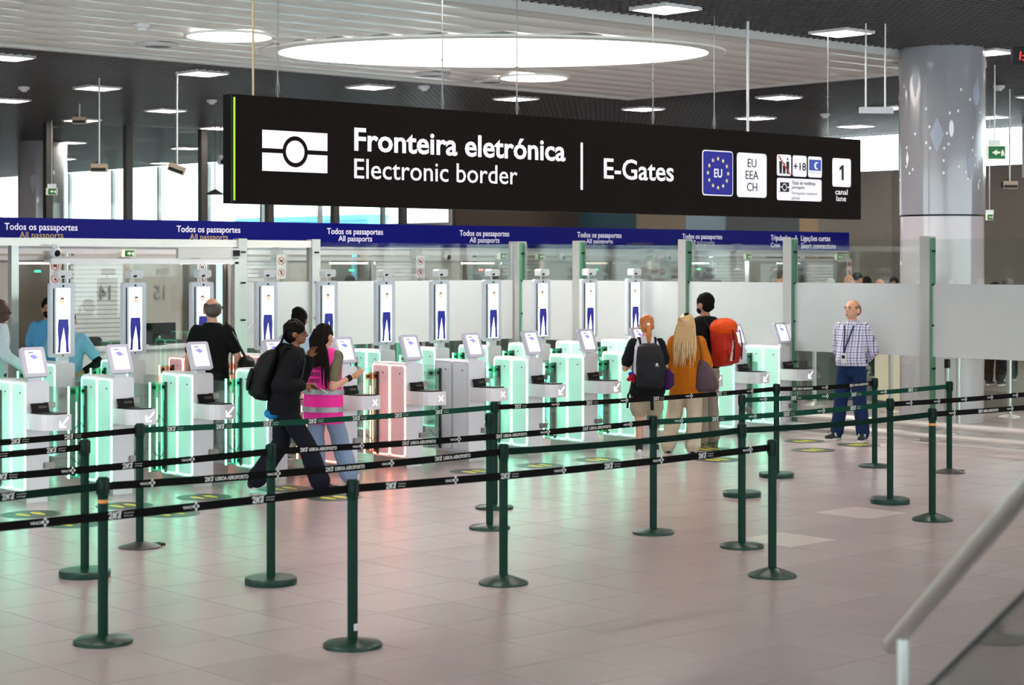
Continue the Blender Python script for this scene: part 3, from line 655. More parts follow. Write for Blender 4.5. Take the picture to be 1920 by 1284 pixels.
MB().prism(rrect(xa+.014, xb-.014, z0+.014, z1-.014, .035, 4), 'y', -.007, -.004).build('eu_plate', SIGNBLUE, o)
cx, cz = (xa+xb)/2, (z0+z1)/2
for k in range(12):
    q = 2*PI*k/12; ccx, ccz = cx+math.sin(q)*(xb-xa)*.33, cz+math.cos(q)*(z1-z0)*.32
    MB().prism([(ccx+(.03 if i % 2 == 0 else .0125)*math.sin(PI*i/5), ccz+(.03 if i % 2 == 0 else .0125)*math.cos(PI*i/5)) for i in range(10)], 'y', -.010, -.007).build('star', STAR, o)
text('EU', SIGNWHITE, o, cx-.075, cx+.075, -.009, cz-.055, cz+.055, .015)
o, xa, xb, z0, z1 = sbox(1381.5, 285.5, 1437, 369, SIGNWHITE, 'country_plate', .045)
for s_, fz0, w_ in (('EU', .68, .085), ('EEA', .41, .125), ('CH', .14, .10)):
    cx = (xa+xb)/2; text(s_, SIGNINK, o, cx-w_, cx+w_, -.006, z0+(z1-z0)*fz0, z0+(z1-z0)*(fz0+.19), .0)
o, xa, xb, z0, z1 = sbox(1456.5, 289, 1483, 329, SIGNWHITE, 'family_plate', .03)
W_, H_ = xb-xa, z1-z0
for fx, hh in ((.25, .85), (.5, .6), (.75, .85)):
    MB().prism([(xa+W_*(fx-.08), z0+.1*H_), (xa+W_*(fx-.01), z0+.1*H_), (xa+W_*fx, z0+.35*H_), (xa+W_*(fx+.01), z0+.1*H_), (xa+W_*(fx+.08), z0+.1*H_), (xa+W_*(fx+.1), z0+hh*H_*.8), (xa+W_*(fx-.1), z0+hh*H_*.8)], 'y', -.007, -.004).build('figure', SIGNINK, o)
    MB().prism([(xa+W_*fx+.014*math.cos(2*PI*i/10), z0+hh*H_*.93+.016*math.sin(2*PI*i/10)) for i in range(10)], 'y', -.007, -.004).build('figure', SIGNINK, o)
MB().prism([(xa+.015, z1-.02), (xa+.03, z1-.012), (xb-.012, z0+.02), (xb-.028, z0+.012)], 'y', -.010, -.007).build('red_bar', mat('sign_bar_red', '#c8232f', .5, emit='#c8232f', es=.3), o)
o, xa, xb, z0, z1 = sbox(1486, 291, 1512, 330.5, SIGNWHITE, 'age_plate', .03)
text('+18', SIGNINK, o, xa+.015, xb-.015, -.006, z0+.08, z1-.09, .012)
o, xa, xb, z0, z1 = sbox(1515, 293, 1540.5, 332, SIGNWHITE, 'badge_plate', .03)
MB().box(xa+.02, xb-.02, -.007, -.004, z0+.09, z1-.04).build('badge_field', mat('sign_badge_blue', '#3b52a8', .5, emit='#3b52a8', es=.3), o)
cx, cz = (xa+xb)/2+.03, z0+.155
MB().prism([(cx+.05*math.cos(q), cz+.05*math.sin(q)) for q in [1.0+4.3*i/12 for i in range(13)]]+[(cx+.015+.035*math.cos(q), cz+.035*math.sin(q)) for q in [5.1-3.9*i/12 for i in range(13)]], 'y', -.010, -.007).build('crescent', SIGNWHITE, o)
MB().box(xa+.02, xb-.02, -.006, -.004, z0+.06, z0+.065).build('caption_line', PRINTG, o)
o, xa, xb, z0, z1 = sbox(1456.5, 333, 1540, 375, SIGNWHITE, 'permit_plate', .03)
bio(o, xa+.06, xa+.24, z0+.11, z0+.235, SIGNINK, -.004)
for k, (s_, x2, mm) in enumerate((('Título de residência', .78, SIGNINK), ('português', .56, SIGNINK), ('Portuguese residence', .82, PRINTG), ('permit', .46, PRINTG))):
    zt = z1-.03-(.066 if k else 0)-(.075 if k > 1 else 0)-(.066 if k > 2 else 0)
    text(s_, mm, o, xa+.30, xa+.30+(x2-.3)*(xb-xa)*1.1, -.006, zt-.05, zt)
o, xa, xb, z0, z1 = sbox(1560.5, 296, 1595, 349.5, SIGNWHITE, 'lane_plate', .035)
cx = (xa+xb)/2; MB().prism([(cx-.005, z0+.09), (cx+.04, z0+.09), (cx+.04, z1-.09), (cx+.005, z1-.09), (cx-.05, z1-.125), (cx-.05, z1-.165), (cx-.005, z1-.14)], 'y', -.007, -.004).build('lane_number', SIGNINK, o)
stext('canal', 1566, 1589, 354, 364.5, .006); stext('lane', 1568, 1586, 366.5, 377, 0)
CABLE = mat('cable_grey', '#8c8a88', .4, .6)
for px, r in ((482, .012), (528, .007), (837, .008), (977, .007), (1232, .006), (1347, .006), (1410, .018), (1560, .006)):
    x = sgx(px, 200)[0]
    k = MB().cyl((x, .07, sz1-.01), (x, .07, CH+.05), r, n=8).build('suspension_rod' if r > .01 else 'suspension_cable', WHITE if px == 1410 else mat('rod_tan', '#b09a7c', .4, .5) if px == 482 else CABLE, t)
    if r < .01: MB().tube([(x, .07, sz1+.25), (x-.025, .07, sz1+.06), (x, .07, sz1), (x+.025, .07, sz1+.06), (x, .07, sz1+.25)], .004, 6).cyl((x-.02, .07, sz1+.55), (x+.02, .07, sz1+.55), .008, n=6).build('cable_loop', CABLE, k)

# ------------------------------------------------------------------ queue posts with belts
def logo_mesh(kind):
    me = MB(); e = .0008
    def strokes(pl, w, ox=0, oz=0, s=1):
        for (x0, z0), (x1, z1) in zip(pl[:-1], pl[1:]):
            d = Vector((x1-x0, z1-z0)); d.normalize(); n_ = Vector((-d.y, d.x))*w/2; d = d*w*.3
            me.prism([(ox+s*x0-n_.x-d.x, oz+s*z0-n_.y-d.y), (ox+s*x0+n_.x-d.x, oz+s*z0+n_.y-d.y), (ox+s*x1+n_.x+d.x, oz+s*z1+n_.y+d.y), (ox+s*x1-n_.x+d.x, oz+s*z1-n_.y+d.y)], 'y', -e, 0)
    def ana(ox, s, w):
        A = [(0, .8), (.18, 1), (.5, 1), (.6, .8), (.1, .05), (.62, .05)]
        strokes(A, w, ox, -s/2, s); strokes([(.8, 0), (.95, 1), (1.25, 0), (1.4, 1)], w, ox, -s/2, s)
        strokes([(x+1.6, z) for x, z in A], w, ox, -s/2, s); strokes([(2.2, .2), (2.3, 1.0), (2.45, 1.15)], w*.7, ox, -s/2, s)
    def letters(s_, ox, oz, h, wid, wt):
        m, a, b, c, d = text_mesh(s_, wt); k = len(me.v); sx = wid/(b-a); sz = h/(d-c)
        me.add([(ox+(v.co.x-a)*sx, -e if v.co.z > 0 else -e*.5, oz+(v.co.y-c)*sz) for v in m.vertices], [tuple(p.vertices) for p in m.polygons])
    if kind == 'ana': ana(0, .026, .0055); letters('Aeroportos', .075, .002, .008, .05, .0); letters('de Portugal', .075, -.011, .008, .045, .0)
    if kind == 'lisboa': ana(0, .021, .004); letters('LISBOA AEROPORTO', .062, -.010, .02, .2, .025)
    if kind == 'vinci':
        letters('VINCI', 0, -.006, .013, .05, .02)
        for dx, dz in ((0, .013), (0, -.013), (.011, 0), (-.011, 0)):
            c = (.07+dx, dz+.002); me.prism([(c[0]-.007, c[1]), (c[0], c[1]-.009), (c[0]+.007, c[1]), (c[0], c[1]+.009)], 'y', -e, 0)
    me.v = [(x*1.22, y, z*1.22) for x, y, z in me.v]; return me.mesh('belt_print', PRINT)
LOGO = {k: logo_mesh(k) for k in ('ana', 'lisboa', 'vinci')}
BZ = .945
def queue_post(label, x, y, base, ring=False, rz=0.0):
    t = thing('queue_post', label, 'queue post', (x, y, 0), rz, 'green queue posts')
    prof = {'dome': [(.178, 0), (.178, .012), (.165, .02), (.06, .058), (.034, .066)], 'low': [(.178, 0), (.178, .018), (.168, .026), (.05, .042), (.034, .046)],
            'thick': [(.185, 0), (.187, .008), (.187, .042), (.178, .05), (.034, .053)], 'rubber': [(.17, 0), (.17, .01), (.14, .02), (.04, .05)]}[base]
    b = MB().lathe(prof, 36).build('base', mat('base_scuffed_dark', '#3f3f3c', .35, .3) if base == 'rubber' else GREENB, t, True)
    if base == 'rubber': MB().box(.1, .21, -.05, .05, 0, .018).build('base_tab', RUBBER, b)
    MB().cyl((0, 0, .04), (0, 0, .9), .031, n=20).build('pole', GREENP, t, True)
    h = MB().lathe([(.031, .88), (.0335, .885), (.0335, .995), (.030, 1.0)], 20).build('head', GREENP, t, True)
    for k in range(4):
        q = k*PI/2; MB().box(.028, .041, -.010, .010, .9, .99).xform(Matrix.Rotation(q, 4, 'Z')).build('belt_slot', BLACK, h)
    if ring: MB().lathe([(.0318, .845), (.0322, .846), (.0322, .865), (.0318, .866)], 20).build('orange_ring', mat('orange_tape', '#d98b4a', .5), t)
    return t
def belt(root, x0, y0, x1, y1, m, prints, sag=.018, start=.25, step=.46):
    D = Vector((x1-x0, y1-y0, 0)); L = D.length; D /= L; rz = math.atan2(D.y, D.x); N = 10; vs = []
    z = lambda s_: BZ-4*sag*(s_/L)*(1-s_/L)
    ss = [.03+(L-.06)*i/N for i in range(N+1)]
    for y in (-.0012, .0012):
        for s_ in ss: vs += [(s_, y, z(s_)-.024), (s_, y, z(s_)+.024)]
    n2 = 2*(N+1); fs = []
    for i in range(N):
        a = 2*i; fs += [(a, a+2, a+3, a+1), (n2+a, n2+a+1, n2+a+3, n2+a+2), (a, n2+a, n2+a+2, a+2), (a+1, a+3, n2+a+3, n2+a+1)]
    fs += [(0, 1, n2+1, n2), (n2-2, n2-1, 2*n2-1, 2*n2-2)]
    o = MB().add(vs, fs).build('belt', m, root); inv = Matrix.Rotation(-root.rotation_euler.z, 4, 'Z')
    p = inv @ Vector((x0-root.location.x, y0-root.location.y, 0)); o.location = p; o.rotation_euler = (0, 0, rz-root.rotation_euler.z)
    k = 0; s_ = start
    while prints and s_ < L-.3:
        kind = prints[k % len(prints)]
        sl = -math.atan((z(s_+.1)-z(s_))/.1)
        inst('belt_print', LOGO[kind], o, (s_, -.0013, z(s_+.04)), (0, sl, 0)); k += 1; s_ += step
PD = [  # pixel of the base, kind of base, orange ring, label
 (193, 1205, 'low', 1, 'dark green queue post with orange ring, nearest the lower left corner'), (661, 1212, 'low', 0, 'nearest queue post, with small white sticker at its foot'),
 (944, 1094, 'dome', 0, 'queue post with domed green base in the middle foreground'), (508, 1094, 'thick', 0, 'queue post with thick flat base in front of the walking women'),
 (159, 1080, 'thick', 0, 'queue post with thick flat base just left of the orange-ringed foreground post'), (262, 1026, 'rubber', 0, 'queue post with scuffed dark base and tab, at left'),
 (1448, 1080, 'dome', 0, 'queue post with domed base ending the nearest belt at right'), (1391, 1026, 'low', 0, 'queue post just left of the nearest right-hand belt end'),
 (1225, 1000, 'low', 0, 'queue post in front of the ponytailed girl'), (918, 991, 'low', 0, 'shorter looking queue post of the close pair near the centre'),
 (927, 953, 'low', 0, 'farther queue post of the close pair near the centre'), (1669, 943, 'thick', 0, 'queue post with thick flat base right of the man in plaid shirt'),
 (1748, 975, 'dome', 1, 'queue post with orange ring at the right'), (1391, 930, 'thick', 0, 'queue post beside the legs of the man with orange backpack'),
 (1456, 894, 'thick', 0, 'queue post in front of the last e-gate'), (1640, 875, 'low', 0, 'queue post beside the right hand of the man in plaid shirt'),
 (1780, 886, 'rubber', 0, 'queue post with scuffed dark base before the glass wall at right')]
PO = {}; PP = {}
for k, (px, py, b, rg, lab) in enumerate(PD):
    c = fl(px, py); PP[k+1] = c; PO[k+1] = queue_post(lab, c.x, c.y, b, rg, 0)
EX = {101: (4.1, 12.95), 102: (3.0, 12.1), 103: (3.85, 10.95), 104: (2.0, 9.95), 105: (3.0, 8.9), 106: (18.3, 10.7), 107: (17.7, 9.7)}
for k, (x, y) in EX.items():
    PP[k] = Vector((x, y, 0)); PO[k] = queue_post('green queue post beyond the picture edge, holding %s' % {101: 'the farthest left belt', 102: 'the short left belt', 103: 'the middle left belt', 104: 'the dark left belt', 105: 'the nearest left belt', 106: 'the farther right belt', 107: 'the nearer right belt'}[k], x, y, 'low')
MB().box(-.014, .014, -.034, -.031, .10, .14).build('sticker', PRINT, PO[2])
for a, b, m, pr in ((101, 6, BELTK, ['ana']), (6, 11, BELTG, ['ana']), (11, 15, BELTK, ['ana', 'vinci']), (15, 16, BELTK, ['lisboa', 'vinci']), (102, 5, BELTK, ['ana']), (14, 17, BELTG, ['vinci', 'ana']),
                    (103, 4, BELTK, ['vinci', 'ana']), (4, 9, BELTK, ['lisboa', 'vinci']), (9, 12, BELTG, ['vinci', 'ana']), (12, 106, BELTK, ['vinci']), (104, 1, BELTD, ['ana']), (1, 3, BELTK, ['vinci', 'lisboa']),
                    (3, 8, BELTD, []), (8, 13, BELTD, []), (13, 107, BELTK, ['vinci', 'lisboa']), (105, 2, BELTK, ['ana', 'vinci']), (2, 7, BELTK, ['ana', 'vinci'])):
    belt(PO[a], PP[a].x, PP[a].y, PP[b].x, PP[b].y, m, pr)

# floor stickers with footprints
FOOT = mat('sticker_yellow', '#d6cf3a', .5); STK = mat('sticker_dark', '#37423c', .45); STK2 = mat('sticker_grey', '#a79d94', .4)
def sticker():
    t = thing('floor_sticker', '', 'floor sticker')
    MB().lathe([(.27, .0), (.27, .0015)], 32).build('disc', STK, t)
    for s_ in (-1, 1):
        M = Matrix.Translation((s_*.075, 0, 0))
        MB().prism([(.05*math.cos(2*PI*i/14)*(1 if math.sin(2*PI*i/14) > 0 else .75), .12*math.sin(2*PI*i/14)) for i in range(14)], 'z', .0015, .0025).xform(M).build('footprint', FOOT, t)
    return t
st = None
for k, (px, py, lab) in enumerate(((58, 964, 'by the lower left belt'), (137, 982, 'left of the two foreground left posts'), (319, 963, 'right of the post with scuffed base at left'), (233, 948, 'beside the second e-gate'), (383, 932, 'beside the third e-gate'),
        (627, 933, 'at the walking woman\'s front shoe'), (532, 916, 'between the walking woman\'s legs'), (889, 884, 'just left of the close pair of central posts'), (1013, 873, 'before the eighth e-gate'), (1121, 862, 'before the ninth e-gate'),
        (1345, 862, 'behind the near belt at the blonde woman\'s right'), (1330, 842, 'under the man with orange backpack'), (1525, 844, 'nearer one left of the man in plaid shirt'), (1508, 827, 'farther one left of the man in plaid shirt'), (1610, 834, 'at the feet of the man in plaid shirt'))):
    o = copy_tree(st) if st else sticker(); st = st or o
    c = fl(px, py); o.location = (c.x, c.y, 0.0); o['label'] = 'round floor sticker with yellow footprints '+lab; o['group'] = 'footprint floor stickers'

# ------------------------------------------------------------------ people
FOLD = bpy.data.textures.new('cloth_folds', 'CLOUDS'); FOLD.noise_scale = .13; FOLD.noise_depth = 2
WAVE = bpy.data.textures.new('hair_strands', 'WOOD'); WAVE.noise_basis_2 = 'SIN'; WAVE.wood_type = 'BANDNOISE'; WAVE.noise_scale = .05; WAVE.turbulence = 4
def rm(mb, name, m, parent, vox=.01, sm=3, fold=0.0, tex=None):
    o = mb.build(name, m, parent)
    q = o.modifiers.new('remesh', 'REMESH'); q.mode = 'VOXEL'; q.voxel_size = vox; q.use_smooth_shade = True
    if sm: q = o.modifiers.new('smooth', 'SMOOTH'); q.factor = .5; q.iterations = sm
    if fold: q = o.modifiers.new('folds', 'DISPLACE'); q.texture = tex or FOLD; q.strength = fold; q.mid_level = .5; q.texture_coords = 'LOCAL'
    return o
def cloth(name, col, rough=.85): return mat(name, col, rough, var=.12, scale=9, bump=.35, bscale=60, spec=.2)
SHOEW = mat('sole_white', '#d9d6d4', .6); EYEM = mat('eye_dark', '#17110e', .3); LIPM = mat('lip', '#8a4a42', .5)
class Person:
    def __init__(s, label, loc, a, h, skin, pose=None, build=1.0, vox=.01, face=True):
        s.s = h/1.75; s.vox = vox; s.build = build
        d = FW*math.cos(math.radians(a))+RT*math.sin(math.radians(a))
        s.root = thing('person', label, 'person', (loc[0], loc[1], loc[2] if len(loc) > 2 else 0), math.atan2(-d.x, d.y))
        P = dict(lean=2, hyaw=0, hpitch=0, Rel=(.25, -.02, 1.13), Rwr=(.26, .08, .9), Lel=(-.25, -.02, 1.13), Lwr=(-.26, .08, .9), Rkn=(.095, .02, .5), Ran=(.1, -.02, .09), Lkn=(-.095, .02, .5), Lan=(-.1, -.02, .09), Rft=0, Lft=0, Rpit=0, Lpit=0, curl=.45)
        P.update(pose or {}); s.P = P
        b = MB(); t = MB().loft([(0, 0, z, rx*build, ry*build) for z, rx, ry in ((.84, .13, .09), (.92, .155, .105), (1.0, .155, .105), (1.1, .145, .1), (1.25, .16, .11), (1.36, .17, .105), (1.43, .13, .085), (1.47, .08, .065), (1.5, .06, .06))]); s.lean(t); b.add(t.v, t.f)
        b.cap(s.T((0, -.012, 1.44)), .056, s.H((0, -.005, 1.56)), .052)
        hd = MB().ell((0, -.004, 1.652), .076, .094, .098, 18, 12).ell((0, .028, 1.585), .056, .06, .058).ell((0, .06, 1.56), .03, .03, .028).ell((0, .098, 1.617), .013, .02, .022).ell((0, .082, 1.64), .012, .02, .03).ell((.078, -.012, 1.62), .013, .022, .032).ell((-.078, -.012, 1.62), .013, .022, .032).ell((0, .07, 1.575), .024, .022, .012)
        b.add([s.H(p) for p in hd.v], hd.f)
        for k, sg in (('R', 1), ('L', -1)):
            sh = s.T((sg*.165*build, 0, 1.405)); el, wr = Vector(P[k+'el']), Vector(P[k+'wr'])
            b.cap(sh, .052, el, .04).cap(el, .041, wr, .027)
            D = Vector(P.get(k+'dir') or (wr-el)).normalized(); N = Vector(P.get(k+'nrm') or (-sg*.8, .3, -.2)); N = (N-D*N.dot(D)).normalized(); Sd = D.cross(N)*sg*-1
            for q in (-1, 0, 1): b.cap(wr, .02, wr+D*.075+Sd*q*.022, .015, 8)
            c = P['curl']
            for q, ln in ((-1.5, .065), (-.5, .08), (.5, .085), (1.5, .075)):
                p0 = wr+D*.085+Sd*q*.0195; p1 = p0+(D*math.cos(c)+N*math.sin(c))*ln*.5; p2 = p1+(D*math.cos(2*c)+N*math.sin(2*c))*ln*.5
                b.cap(p0, .0095, p1, .009, 8).cap(p1, .009, p2, .0075, 8)
            th = wr+D*.025+Sd*.028; t1 = th+(Sd*.6+D*.7+N*.3)*.045; b.cap(wr+D*.01, .016, th, .013, 8).cap(th, .012, t1, .01, 8).cap(t1, .01, t1+(D*.85+N*.4)*.03, .008, 8)
            hp = Vector((sg*.085, 0, .89)); kn, an = Vector(P[k+'kn']), Vector(P[k+'an'])
            b.cap(hp, .085*build, kn, .058).cap(kn, .056, an, .036).cap(an, .036, an+Vector((0, .02, -.03)), .03)
        s.body = rm(s.sc(b), 'body', skin, s.root, vox, 4); s.skin = skin
        if face:
            for sg in (-1, 1):
                e = MB().ell((sg*.031, .084, 1.642), .010, .006, .0055, 8, 6); e.v = [s.H(p) for p in e.v]; s.sc(e).build('eye', EYEM, s.root, True)
            m = MB().ell((0, .092, 1.573), .024, .006, .006, 8, 6); m.v = [s.H(p) for p in m.v]; s.sc(m).build('mouth', LIPM, s.root, True)
    def sc(s, mb): mb.v = [tuple(Vector(p)*s.s) for p in mb.v]; return mb
    def T(s, p):
        p = Vector(p); a = math.radians(s.P['lean']); k = min(1, max(0, (p.z-.9)/.15)); a *= k
        return Vector((p.x, p.y*math.cos(a)+(p.z-.95)*math.sin(a), .95+(p.z-.95)*math.cos(a)-p.y*math.sin(a)))
    def H(s, p):
        p = Vector(p); p = Vector((p.x*1.13, p.y*1.12, 1.755-(1.755-p.z)*1.09))-Vector((0, -.01, 1.52)); M = Matrix.Rotation(math.radians(s.P['hyaw']), 3, 'Z') @ Matrix.Rotation(math.radians(-s.P['hpitch']), 3, 'X')
        q = Vector((0, -.01, 1.52)); q = s.T(q); a = math.radians(s.P['lean'])*.35
        return q+Matrix.Rotation(-a, 3, 'X') @ (M @ p)
    def lean(s, mb): mb.v = [tuple(s.T(p)) for p in mb.v]; return mb
    def headmap(s, mb): mb.v = [tuple(s.H(p)) for p in mb.v]; return mb
    def top(s, m, hem=.86, sleeve='long', ex=.02, name='shirt', flare=0.0, fold=.014, collar=True, sr=.0, smat=None, belly=0.0):
        B = s.build; t = MB(); secs = []
        for z, rx, ry in ((.84, .15, .105), (.92, .16, .11), (1.0, .16, .11), (1.1, .152, .108), (1.25, .165, .115), (1.36, .172, .108), (1.42, .14, .092), (1.46, .095, .078), (1.49, .066, .064)):
            if z > hem+.02:
                f = flare*max(0, (1.2-z)/.4); y = belly*max(0, 1-abs(z-1.05)/.25)
                secs.append((0, y*.5, z, rx*B+ex+f, ry*B+ex+f+y*.5))
        secs = [(0, 0, hem, secs[0][3]+.004, secs[0][4]+.004)]+secs
        t.loft(secs, 20); s.lean(t); u = MB()
        for k, sg in (('R', 1), ('L', -1)):
            if not sleeve: continue
            sh = s.T((sg*.165*B, 0, 1.405)); el, wr = Vector(s.P[k+'el']), Vector(s.P[k+'wr']); q = u if smat else t
            if sleeve == 'long': q.cap(sh, .06+ex*.6, el, .05+ex*.7+sr).cap(el, .05+ex*.7+sr, wr-(wr-el).normalized()*.035, .035+ex*.6+sr)
            else: q.cap(sh, .06+ex*.6, sh.lerp(el, .72), .053+ex*.7+sr)
        o = rm(s.sc(t), name, m, s.root, max(s.vox, .011), 4, fold)
        if smat and u.v: rm(s.sc(u), 'sleeve', smat, s.root, max(s.vox, .011), 4, fold)
        return o
    def bottoms(s, m, hem=.07, rk=.085, ra=.075, name='trousers', fold=.016, top=1.0, hipx=0.0):
        B = s.build; t = MB().loft([(0, 0, z, rx*B+.018+hipx, ry*B+.02+hipx) for z, rx, ry in ((.80, .13, .10), (.86, .158, .112), (.94, .16, .112), (top, .152, .106))], 20)
        for k, sg in (('R', 1), ('L', -1)):
            hp = Vector((sg*.088, 0, .87)); kn, an = Vector(s.P[k+'kn']), Vector(s.P[k+'an'])
            if hem > kn.z: e = hp.lerp(kn, (hp.z-hem)/(hp.z-kn.z)); t.cap(hp, .10*B+hipx, e, rk)
            else: t.cap(hp, .102*B+hipx, kn, rk).cap(kn, rk, an+(kn-an).normalized()*(hem-.05), ra)
        return rm(s.sc(t), name, m, s.root, max(s.vox, .011), 3, fold)
    def shoes(s, m, sole=SHOEW, stripe=None, hi=0.0):
        for k, sg in (('R', 1), ('L', -1)):
            an = Vector(s.P[k+'an']); M = Matrix.Translation((an.x, an.y+.02, an.z-.09)) @ Matrix.Rotation(math.radians(s.P[k+'ft']), 4, 'Z') @ Matrix.Rotation(math.radians(-s.P[k+'pit']), 4, 'X')
            u = MB().ell((0, -.045, .062), .04, .05, .055).ell((0, .03, .055), .041, .085, .045).ell((0, .12, .043), .046, .075, .034)
            if hi: u.cap((0, -.03, .08), .045, (0, -.03, .08+hi), .045)
            sl = MB().prism([((.043+.008*math.sin((q-.2)*2))*math.cos(q*2*PI/20)*1.0, .055+.148*math.sin(q*2*PI/20)) for q in range(20)], 'z', 0, .028)
            u.xform(M); sl.xform(M); sh = rm(s.sc(u), 'shoe', m, s.root, .009, 3); s.sc(sl).build('sole', sole, sh)
            if stripe:
                st = MB()
                for q in (0, .025): st.box(-.046, .046, .02+q, .032+q, .05, .095)
                s.sc(st.xform(M)).build('stripe', stripe, sh)
    def hair(s, m, kind='short', vox=None):
        b = MB()
        if kind == 'short': b.ell((0, -.014, 1.668), .083, .098, .092, 18, 12).ell((0, -.04, 1.62), .074, .068, .07)
        if kind == 'balding': b.ell((0, -.037, 1.638), .0815, .069, .078, 18, 12).ell((.062, -.015, 1.66), .022, .06, .042).ell((-.062, -.015, 1.66), .022, .06, .042)
        if kind == 'long': b.ell((0, -.016, 1.668), .086, .102, .096, 18, 12).ell((0, -.04, 1.62), .085, .075, .09)
        if kind == 'bun': b.ell((0, -.014, 1.668), .085, .1, .094, 18, 12).ell((0, -.05, 1.64), .08, .065, .085).ell((0, -.07, 1.72), .07, .06, .055).ell((.03, -.06, 1.60), .05, .05, .05)
        s.headmap(b); return rm(s.sc(b), 'hair', m, s.root, .010, 2, .008, WAVE)

def backpack(label, par, P, m, w, d, z0, z1, y, tilt=0, lid=None, strapm=None, pocket=True):
    """rucksack on the back of person P, a thing of its own"""
    t = thing('backpack', label, 'backpack', par.location, par.rotation_euler.z); s_ = P.s
    b = MB().loft([(0, y-d*.5*f2, z, w*.5*f1, d*.5*f2) for z, f1, f2 in ((z0, .72, .6), (z0+.04, .95, .95), (z0+(z1-z0)*.35, 1, 1.05), (z0+(z1-z0)*.75, .96, .85), (z1-.04, .82, .6), (z1, .5, .4))], 20)
    P.lean(b); bag = rm(P.sc(b), 'bag', m, t, .012, 3, .02)
    if lid:
        l = MB().ell((0, y-d*.45, z1-.05), w*.48, d*.5, .12); P.lean(l); rm(P.sc(l), 'lid', lid, t, .012, 2, .02)
    st = strapm or BLACK
    for sg in (-1, 1):
        k = MB().tube([P.T((sg*.085, y-.0, z1-.06)), P.T((sg*.10, -.06, 1.47)), P.T((sg*.10, .03, 1.475)), P.T((sg*.115, .11, 1.38)), P.T((sg*.15, .12, 1.2)), P.T((sg*.17, .02, 1.06)), P.T((sg*.14, y, z0+.1))], .016, 6)
        P.sc(k).build('strap', st, t, True)
    pk = MB().ell((0, y-d*(1.0 if not lid else .93), z0+(z1-z0)*.33), w*.36, d*.13, (z1-z0)*.22); P.lean(pk); rm(P.sc(pk), 'front_pocket', m, t, .012, 2, .01)
    return t

# --- woman with braids, walking to the right
HAIRK = mat('hair_black', '#090706', .75, var=.3, scale=30, spec=.12); NAVY = cloth('dark_navy_denim', '#11131f'); HOOD = cloth('black_hoodie_cotton', '#0b0b11')
pw = Person('woman with long black braids in black hoodie walking past the gates', fl(532, 923), 80, 1.73, SKIN2,
    dict(lean=12, hyaw=-4, hpitch=-4, Rel=(.26, -.06, 1.10), Rwr=(.21, .19, 1.09), Lel=(-.22, .17, 1.12), Lwr=(-.11, .27, 1.35), Ldir=(.3, .2, .9), Rkn=(.10, .22, .5), Ran=(.10, .37, .09), Lkn=(-.09, -.02, .49), Lan=(-.09, -.27, .13), Lpit=-22))
pw.top(HOOD, .80, 'long', .035, 'hoodie', .03, .02, sr=.012); pw.bottoms(NAVY, .06, .095, .105, 'trousers', .02)
b = MB().ell((0, -.11, .80), .13, .09, .06); rm(pw.sc(b), 'shirt_hem', cloth('blue_shirt', '#1f86c8'), pw.root, .012, 2)
b = MB().loft([(0, -.1, 1.36, .13, .05), (0, -.11, 1.44, .14, .07), (0, -.07, 1.5, .11, .06)]); pw.lean(b); rm(pw.sc(b), 'hood', HOOD, pw.root, .012, 3, .015)
pw.shoes(mat('shoe_black', '#121216', .6), SHOEW); pw.hair(HAIRK, 'long')
for k in range(16):
    x = -.075+.01*k; r_ = random.uniform(-.02, .02)
    br = MB().tube([pw.H((x*.9, -.09, 1.66)), pw.H((x*1.1, -.125, 1.55)), pw.T((x*1.3, -.17-abs(r_), 1.42)), pw.T((x*1.5+r_, -.215, 1.26)), pw.T((x*1.5+r_, -.225, 1.12+abs(r_)*3))], [.011, .012, .011, .009, .006], 6); pw.sc(br).build('braid', HAIRK, pw.root, True)
for k in range(5):
    x = -.05+.025*k; cr = MB().tube([pw.H((x*1.35, .055-abs(x)*.5, 1.733-abs(x)*.55)), pw.H((x*1.4, .0, 1.768-abs(x)*.45)), pw.H((x*1.4, -.06, 1.757-abs(x)*.5))], .0028, 5); pw.sc(cr).build('parting', mat('parting_skin', '#6b4a3a', .6), pw.root)
backpack('slouching black backpack on the walking woman with braids', pw.root, pw, cloth('black_nylon', '#0a0b0c', .6), .34, .24, .93, 1.42, -.135)
t = thing('passport', 'black passport with white paper in the walking woman\'s hand', 'passport', pw.root.location, pw.root.rotation_euler.z)
M = Matrix.Translation(Vector((.205, .31, 1.075))*pw.s) @ Matrix.Rotation(-.5, 4, 'X')
MB().box(-.055, .035, -.05, .06, -.004, .004).xform(M).build('cover', BLACK, t); MB().prism([(-.04, .05), (.05, .03), (.06, .13), (-.03, .12)], 'z', .005, .007).xform(M).build('paper', PRINT, t)

# --- woman in pink vest
HAIRD = mat('hair_dark_brown', '#130b09', .7, var=.3, scale=30, spec=.15); PINK = mat('hi_vis_pink', '#f0259a', .7, var=.05, bump=.2, bscale=30, emit='#f0259a', es=.06)
pv = Person('woman in bright pink hi-vis vest and light jeans seen from behind', fl(606, 908), 22, 1.66, SKIN1,
    dict(lean=3, hyaw=-18, Rel=(.2, -.17, 1.07), Rwr=(.33, .02, 1.18), Rdir=(.7, .3, .4), Lel=(-.22, .06, 1.1), Lwr=(-.1, .25, 1.12), Rkn=(.15, .1, .5), Ran=(.25, .14, .1), Lkn=(-.09, 0, .5), Lan=(-.08, -.02, .09), Rpit=-8))
pv.top(cloth('olive_tee', '#6f6a55'), .88, 'short', .018, 't_shirt'); pv.top(PINK, .67, None, .045, 'vest', .035, .012)
REFL = mat('reflective_silver', '#9d9da3', .4, .3)
